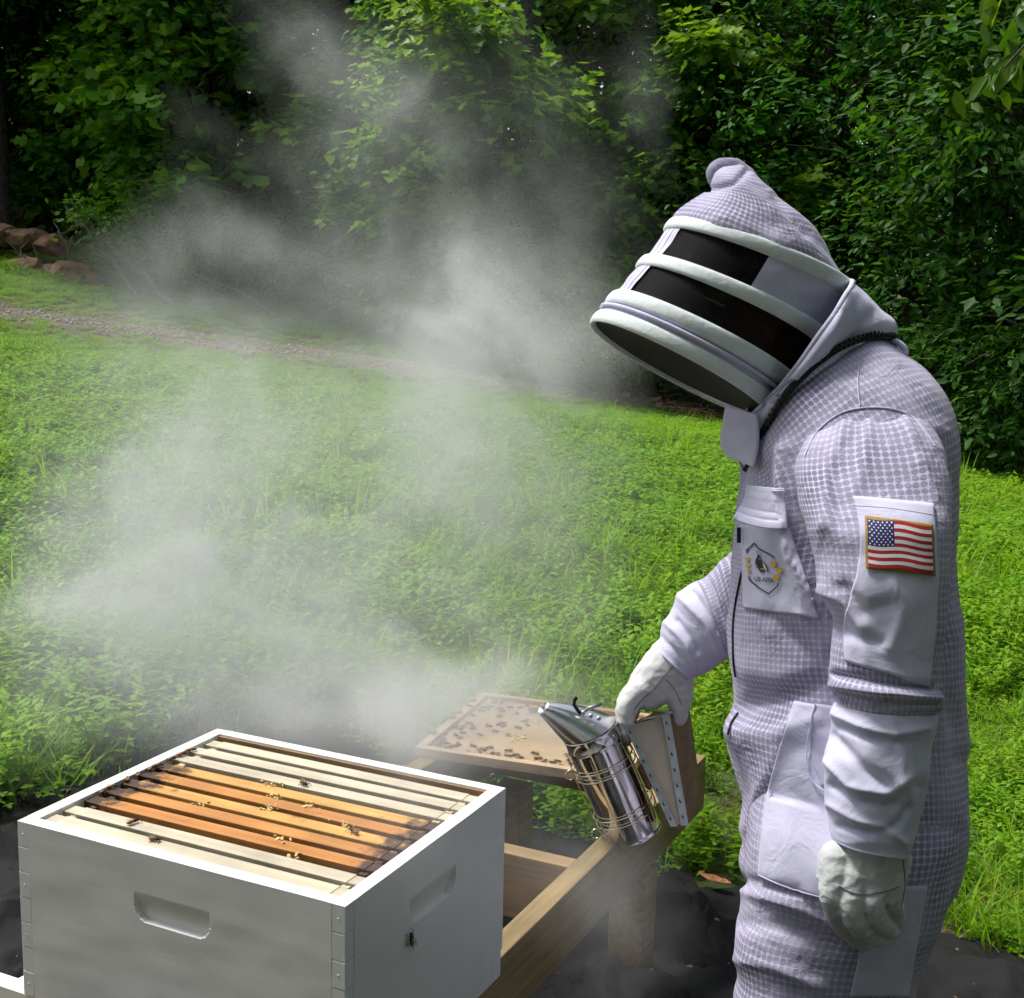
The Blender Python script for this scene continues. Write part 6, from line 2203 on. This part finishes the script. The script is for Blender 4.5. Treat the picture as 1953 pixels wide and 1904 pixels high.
# ================================================================== smoke from the smoker
# soft puffs (photo px of the centre, depth, half sizes in px and metres, strength) drifting from the spout over the hive and up the clearing
puffs = [(340, 1080, 3.2, 190, 200, 0.40, 1.9), (150, 1165, 3.2, 110, 60, 0.30, 1.5), (560, 1230, 3.1, 260, 110, 0.40, 1.3), (265, 880, 3.3, 90, 90, 0.30, 0.9), (430, 890, 3.3, 90, 100, 0.30, 0.8),
         (720, 1060, 3.2, 380, 230, 0.40, 0.65), (930, 890, 3.3, 150, 170, 0.35, 0.60), (600, 820, 3.4, 380, 120, 0.40, 0.34), (1000, 1120, 3.1, 100, 180, 0.30, 0.40),
         (930, 625, 3.5, 140, 110, 0.40, 1.3), (860, 530, 3.5, 90, 80, 0.35, 0.65), (640, 490, 3.5, 140, 70, 0.35, 0.70), (430, 440, 3.5, 110, 55, 0.35, 0.62), (290, 490, 3.5, 80, 40, 0.30, 0.30),
         (700, 250, 3.6, 120, 120, 0.35, 0.75), (860, 760, 3.4, 190, 120, 0.35, 0.55), (450, 710, 3.4, 300, 110, 0.35, 0.3), (640, 1330, 2.9, 260, 90, .3, .7), (770, 380, 3.6, 110, 110, .3, .5), (570, 80, 3.7, 90, 80, 0.35, 0.6), (780, 130, 3.6, 110, 55, 0.30, 0.40), (1010, 120, 3.7, 90, 90, 0.30, 0.22), (1200, 150, 3.7, 60, 120, 0.30, 0.30),
         (1000, 380, 3.6, 130, 100, 0.35, 0.30), (380, 590, 3.5, 320, 55, 0.40, 0.45), (1130, 520, 3.5, 60, 120, 0.30, 0.30), (380, 280, 3.6, 80, 60, .3, .16),
         (1022, 1338, 2.40, 26, 20, 0.04, 5.0), (975, 1322, 2.48, 60, 34, 0.08, 2.6), (900, 1310, 2.6, 90, 50, 0.14, 1.6),
         (1010, 1400, 2.75, 150, 60, 0.22, 1.1), (820, 1350, 2.75, 160, 80, 0.25, 1.3), (700, 1420, 2.4, 200, 60, 0.20, 0.8), (540, 1390, 2.5, 200, 60, 0.2, 1.0),
         (860, 1640, 1.72, 110, 140, 0.10, 1.1), (1150, 1780, 2.0, 120, 130, 0.14, 0.75), (960, 1560, 2.1, 120, 130, 0.16, .55), (700, 1520, 1.9, 240, 55, 0.10, 0.6)]
cen = np.array([P(q[0], q[1], q[2]) for q in puffs])
ext = np.array([max(q[3], q[4]) * q[2] / FOC * 1.5 + 0.1 for q in puffs])
mn = (cen - ext[:, None]).min(0); mxx = (cen + ext[:, None]).max(0)
mn[2] = max(mn[2], 0.03); mn[1] = max(mn[1], 1.15)
me = bpy.data.meshes.new('smoke')
bxm = MB().box(mn, (mxx[0] - mn[0], 0, 0), (0, mxx[1] - mn[1], 0), (0, 0, mxx[2] - mn[2]))
me.from_pydata(bxm.v, [], bxm.f)
so_ = link(bpy.data.objects.new('smoke', me))
tag(so_, 'grey smoke drifting from the smoker across the clearing', 'smoke', kind='stuff')
m, nt, b, out = mat('smoke_air')
nt.nodes.remove(b)
pv = N(nt, 'ShaderNodeVolumePrincipled')
pv.inputs['Color'].default_value = (0.955, 0.97, 0.985, 1)
pv.inputs['Density'].default_value = 1.0
pv.inputs['Density Attribute'].default_value = 'density'
pv.inputs['Anisotropy'].default_value = 0.15
nt.links.new(pv.outputs[0], out.inputs['Volume'])
m.cycles.volume_sampling = 'MULTIPLE_IMPORTANCE' if hasattr(m.cycles, 'volume_sampling') else m.cycles.volume_sampling
vg = bpy.data.node_groups.new('smoke_field', 'GeometryNodeTree')
vg.interface.new_socket('Geometry', in_out='INPUT', socket_type='NodeSocketGeometry')
vg.interface.new_socket('Geometry', in_out='OUTPUT', socket_type='NodeSocketGeometry')
nn_, lk = vg.nodes, vg.links
vo_ = nn_.new('NodeGroupOutput')
pos_ = nn_.new('GeometryNodeInputPosition')


def vm(op, a, b=None):
    n = nn_.new('ShaderNodeVectorMath'); n.operation = op
    for i, q in enumerate((a, b)):
        if q is None: continue
        if isinstance(q, (tuple, list, np.ndarray)): n.inputs[i].default_value = tuple(float(t) for t in q)
        else: lk.new(q, n.inputs[i])
    return n.outputs[1] if op in ('LENGTH', 'DOT_PRODUCT') else n.outputs[0]


def mth(op, a, b=None, c=None):
    n = nn_.new('ShaderNodeMath'); n.operation = op
    for i, q in enumerate((a, b, c)):
        if q is None: continue
        if isinstance(q, (int, float)): n.inputs[i].default_value = float(q)
        else: lk.new(q, n.inputs[i])
    return n.outputs[0]


def noi(scale, detail, rough, dist, vec):
    n = nn_.new('ShaderNodeTexNoise')
    n.inputs['Scale'].default_value = scale; n.inputs['Detail'].default_value = detail
    n.inputs['Roughness'].default_value = rough; n.inputs['Distortion'].default_value = dist
    lk.new(vec, n.inputs['Vector'])
    return n


# swirl the sampling position so that puffs get ragged edges
wn_ = noi(1.9, 3.0, 0.5, 0.0, pos_.outputs[0])
wv = vm('SUBTRACT', wn_.outputs['Color'], (0.5, 0.5, 0.5))
wp = vm('ADD', pos_.outputs[0], vm('MULTIPLY', wv, (0.55, 0.55, 0.55)))
total = None
for i, q in enumerate(puffs):
    d = vm('SUBTRACT', wp, cen[i])
    k = q[2] / FOC
    # along picture right, picture down, and the view
    dx = mth('MULTIPLY', vm('DOT_PRODUCT', d, RT), 1 / (q[3] * k)); dy = mth('MULTIPLY', vm('DOT_PRODUCT', d, DN), 1 / (q[4] * k)); dz = mth('MULTIPLY', vm('DOT_PRODUCT', d, FW), 1 / q[5])
    r2 = mth('ADD', mth('ADD', mth('MULTIPLY', dx, dx), mth('MULTIPLY', dy, dy)), mth('MULTIPLY', dz, dz))
    g_ = mth('MULTIPLY', mth('EXPONENT', mth('MULTIPLY', r2, -0.9)), q[6] * (0.85 if q[1] < 520 else 1.1))
    total = g_ if total is None else mth('ADD', total, g_)
# wispy break-up, streaks leaning with the drift
rv = nn_.new('ShaderNodeVectorRotate'); rv.rotation_type = 'EULER_XYZ'; rv.inputs['Rotation'].default_value = (0.0, 0.75, 0.2)
lk.new(wp, rv.inputs[0])
rotv = vm('MULTIPLY', rv.outputs[0], (1.5, 1.2, 1.15))
n1_ = noi(2.9, 8.0, 0.62, 0.9, rotv)
mr_ = nn_.new('ShaderNodeMapRange'); mr_.inputs['From Min'].default_value = 0.42; mr_.inputs['From Max'].default_value = 0.68
mr_.inputs['To Min'].default_value = 0.30; mr_.inputs['To Max'].default_value = 1.75; mr_.interpolation_type = 'SMOOTHSTEP'
lk.new(n1_.outputs[0], mr_.inputs[0])
n2_ = noi(6.0, 5.0, 0.6, 1.6, rotv)
rdg_ = mth('SUBTRACT', 1.0, mth('ABSOLUTE', mth('MULTIPLY', mth('SUBTRACT', n2_.outputs[0], 0.5), 5.0)))
rdg_ = mth('ADD', mth('MULTIPLY', mth('MAXIMUM', rdg_, 0.0), 0.75), 0.62)
dens = mth('MULTIPLY', mth('MULTIPLY', total, mr_.outputs[0]), rdg_)
dens = mth('MAXIMUM', mth('SUBTRACT', mth('MULTIPLY', dens, SMOKE_K), 0.03), 0.0)
vc_ = nn_.new('GeometryNodeVolumeCube')
lk.new(dens, vc_.inputs['Density'])
vc_.inputs['Min'].default_value = tuple(mn); vc_.inputs['Max'].default_value = tuple(mxx)
VS = 0.017
for ax_, i in (('X', 0), ('Y', 1), ('Z', 2)):
    vc_.inputs['Resolution ' + ax_].default_value = int((mxx[i] - mn[i]) / VS)
sm2 = nn_.new('GeometryNodeSetMaterial'); sm2.inputs['Material'].default_value = m
lk.new(vc_.outputs[0], sm2.inputs[0]); lk.new(sm2.outputs[0], vo_.inputs[0])
md = so_.modifiers.new('smoke', 'NODES'); md.node_group = vg
me.materials.append(m)
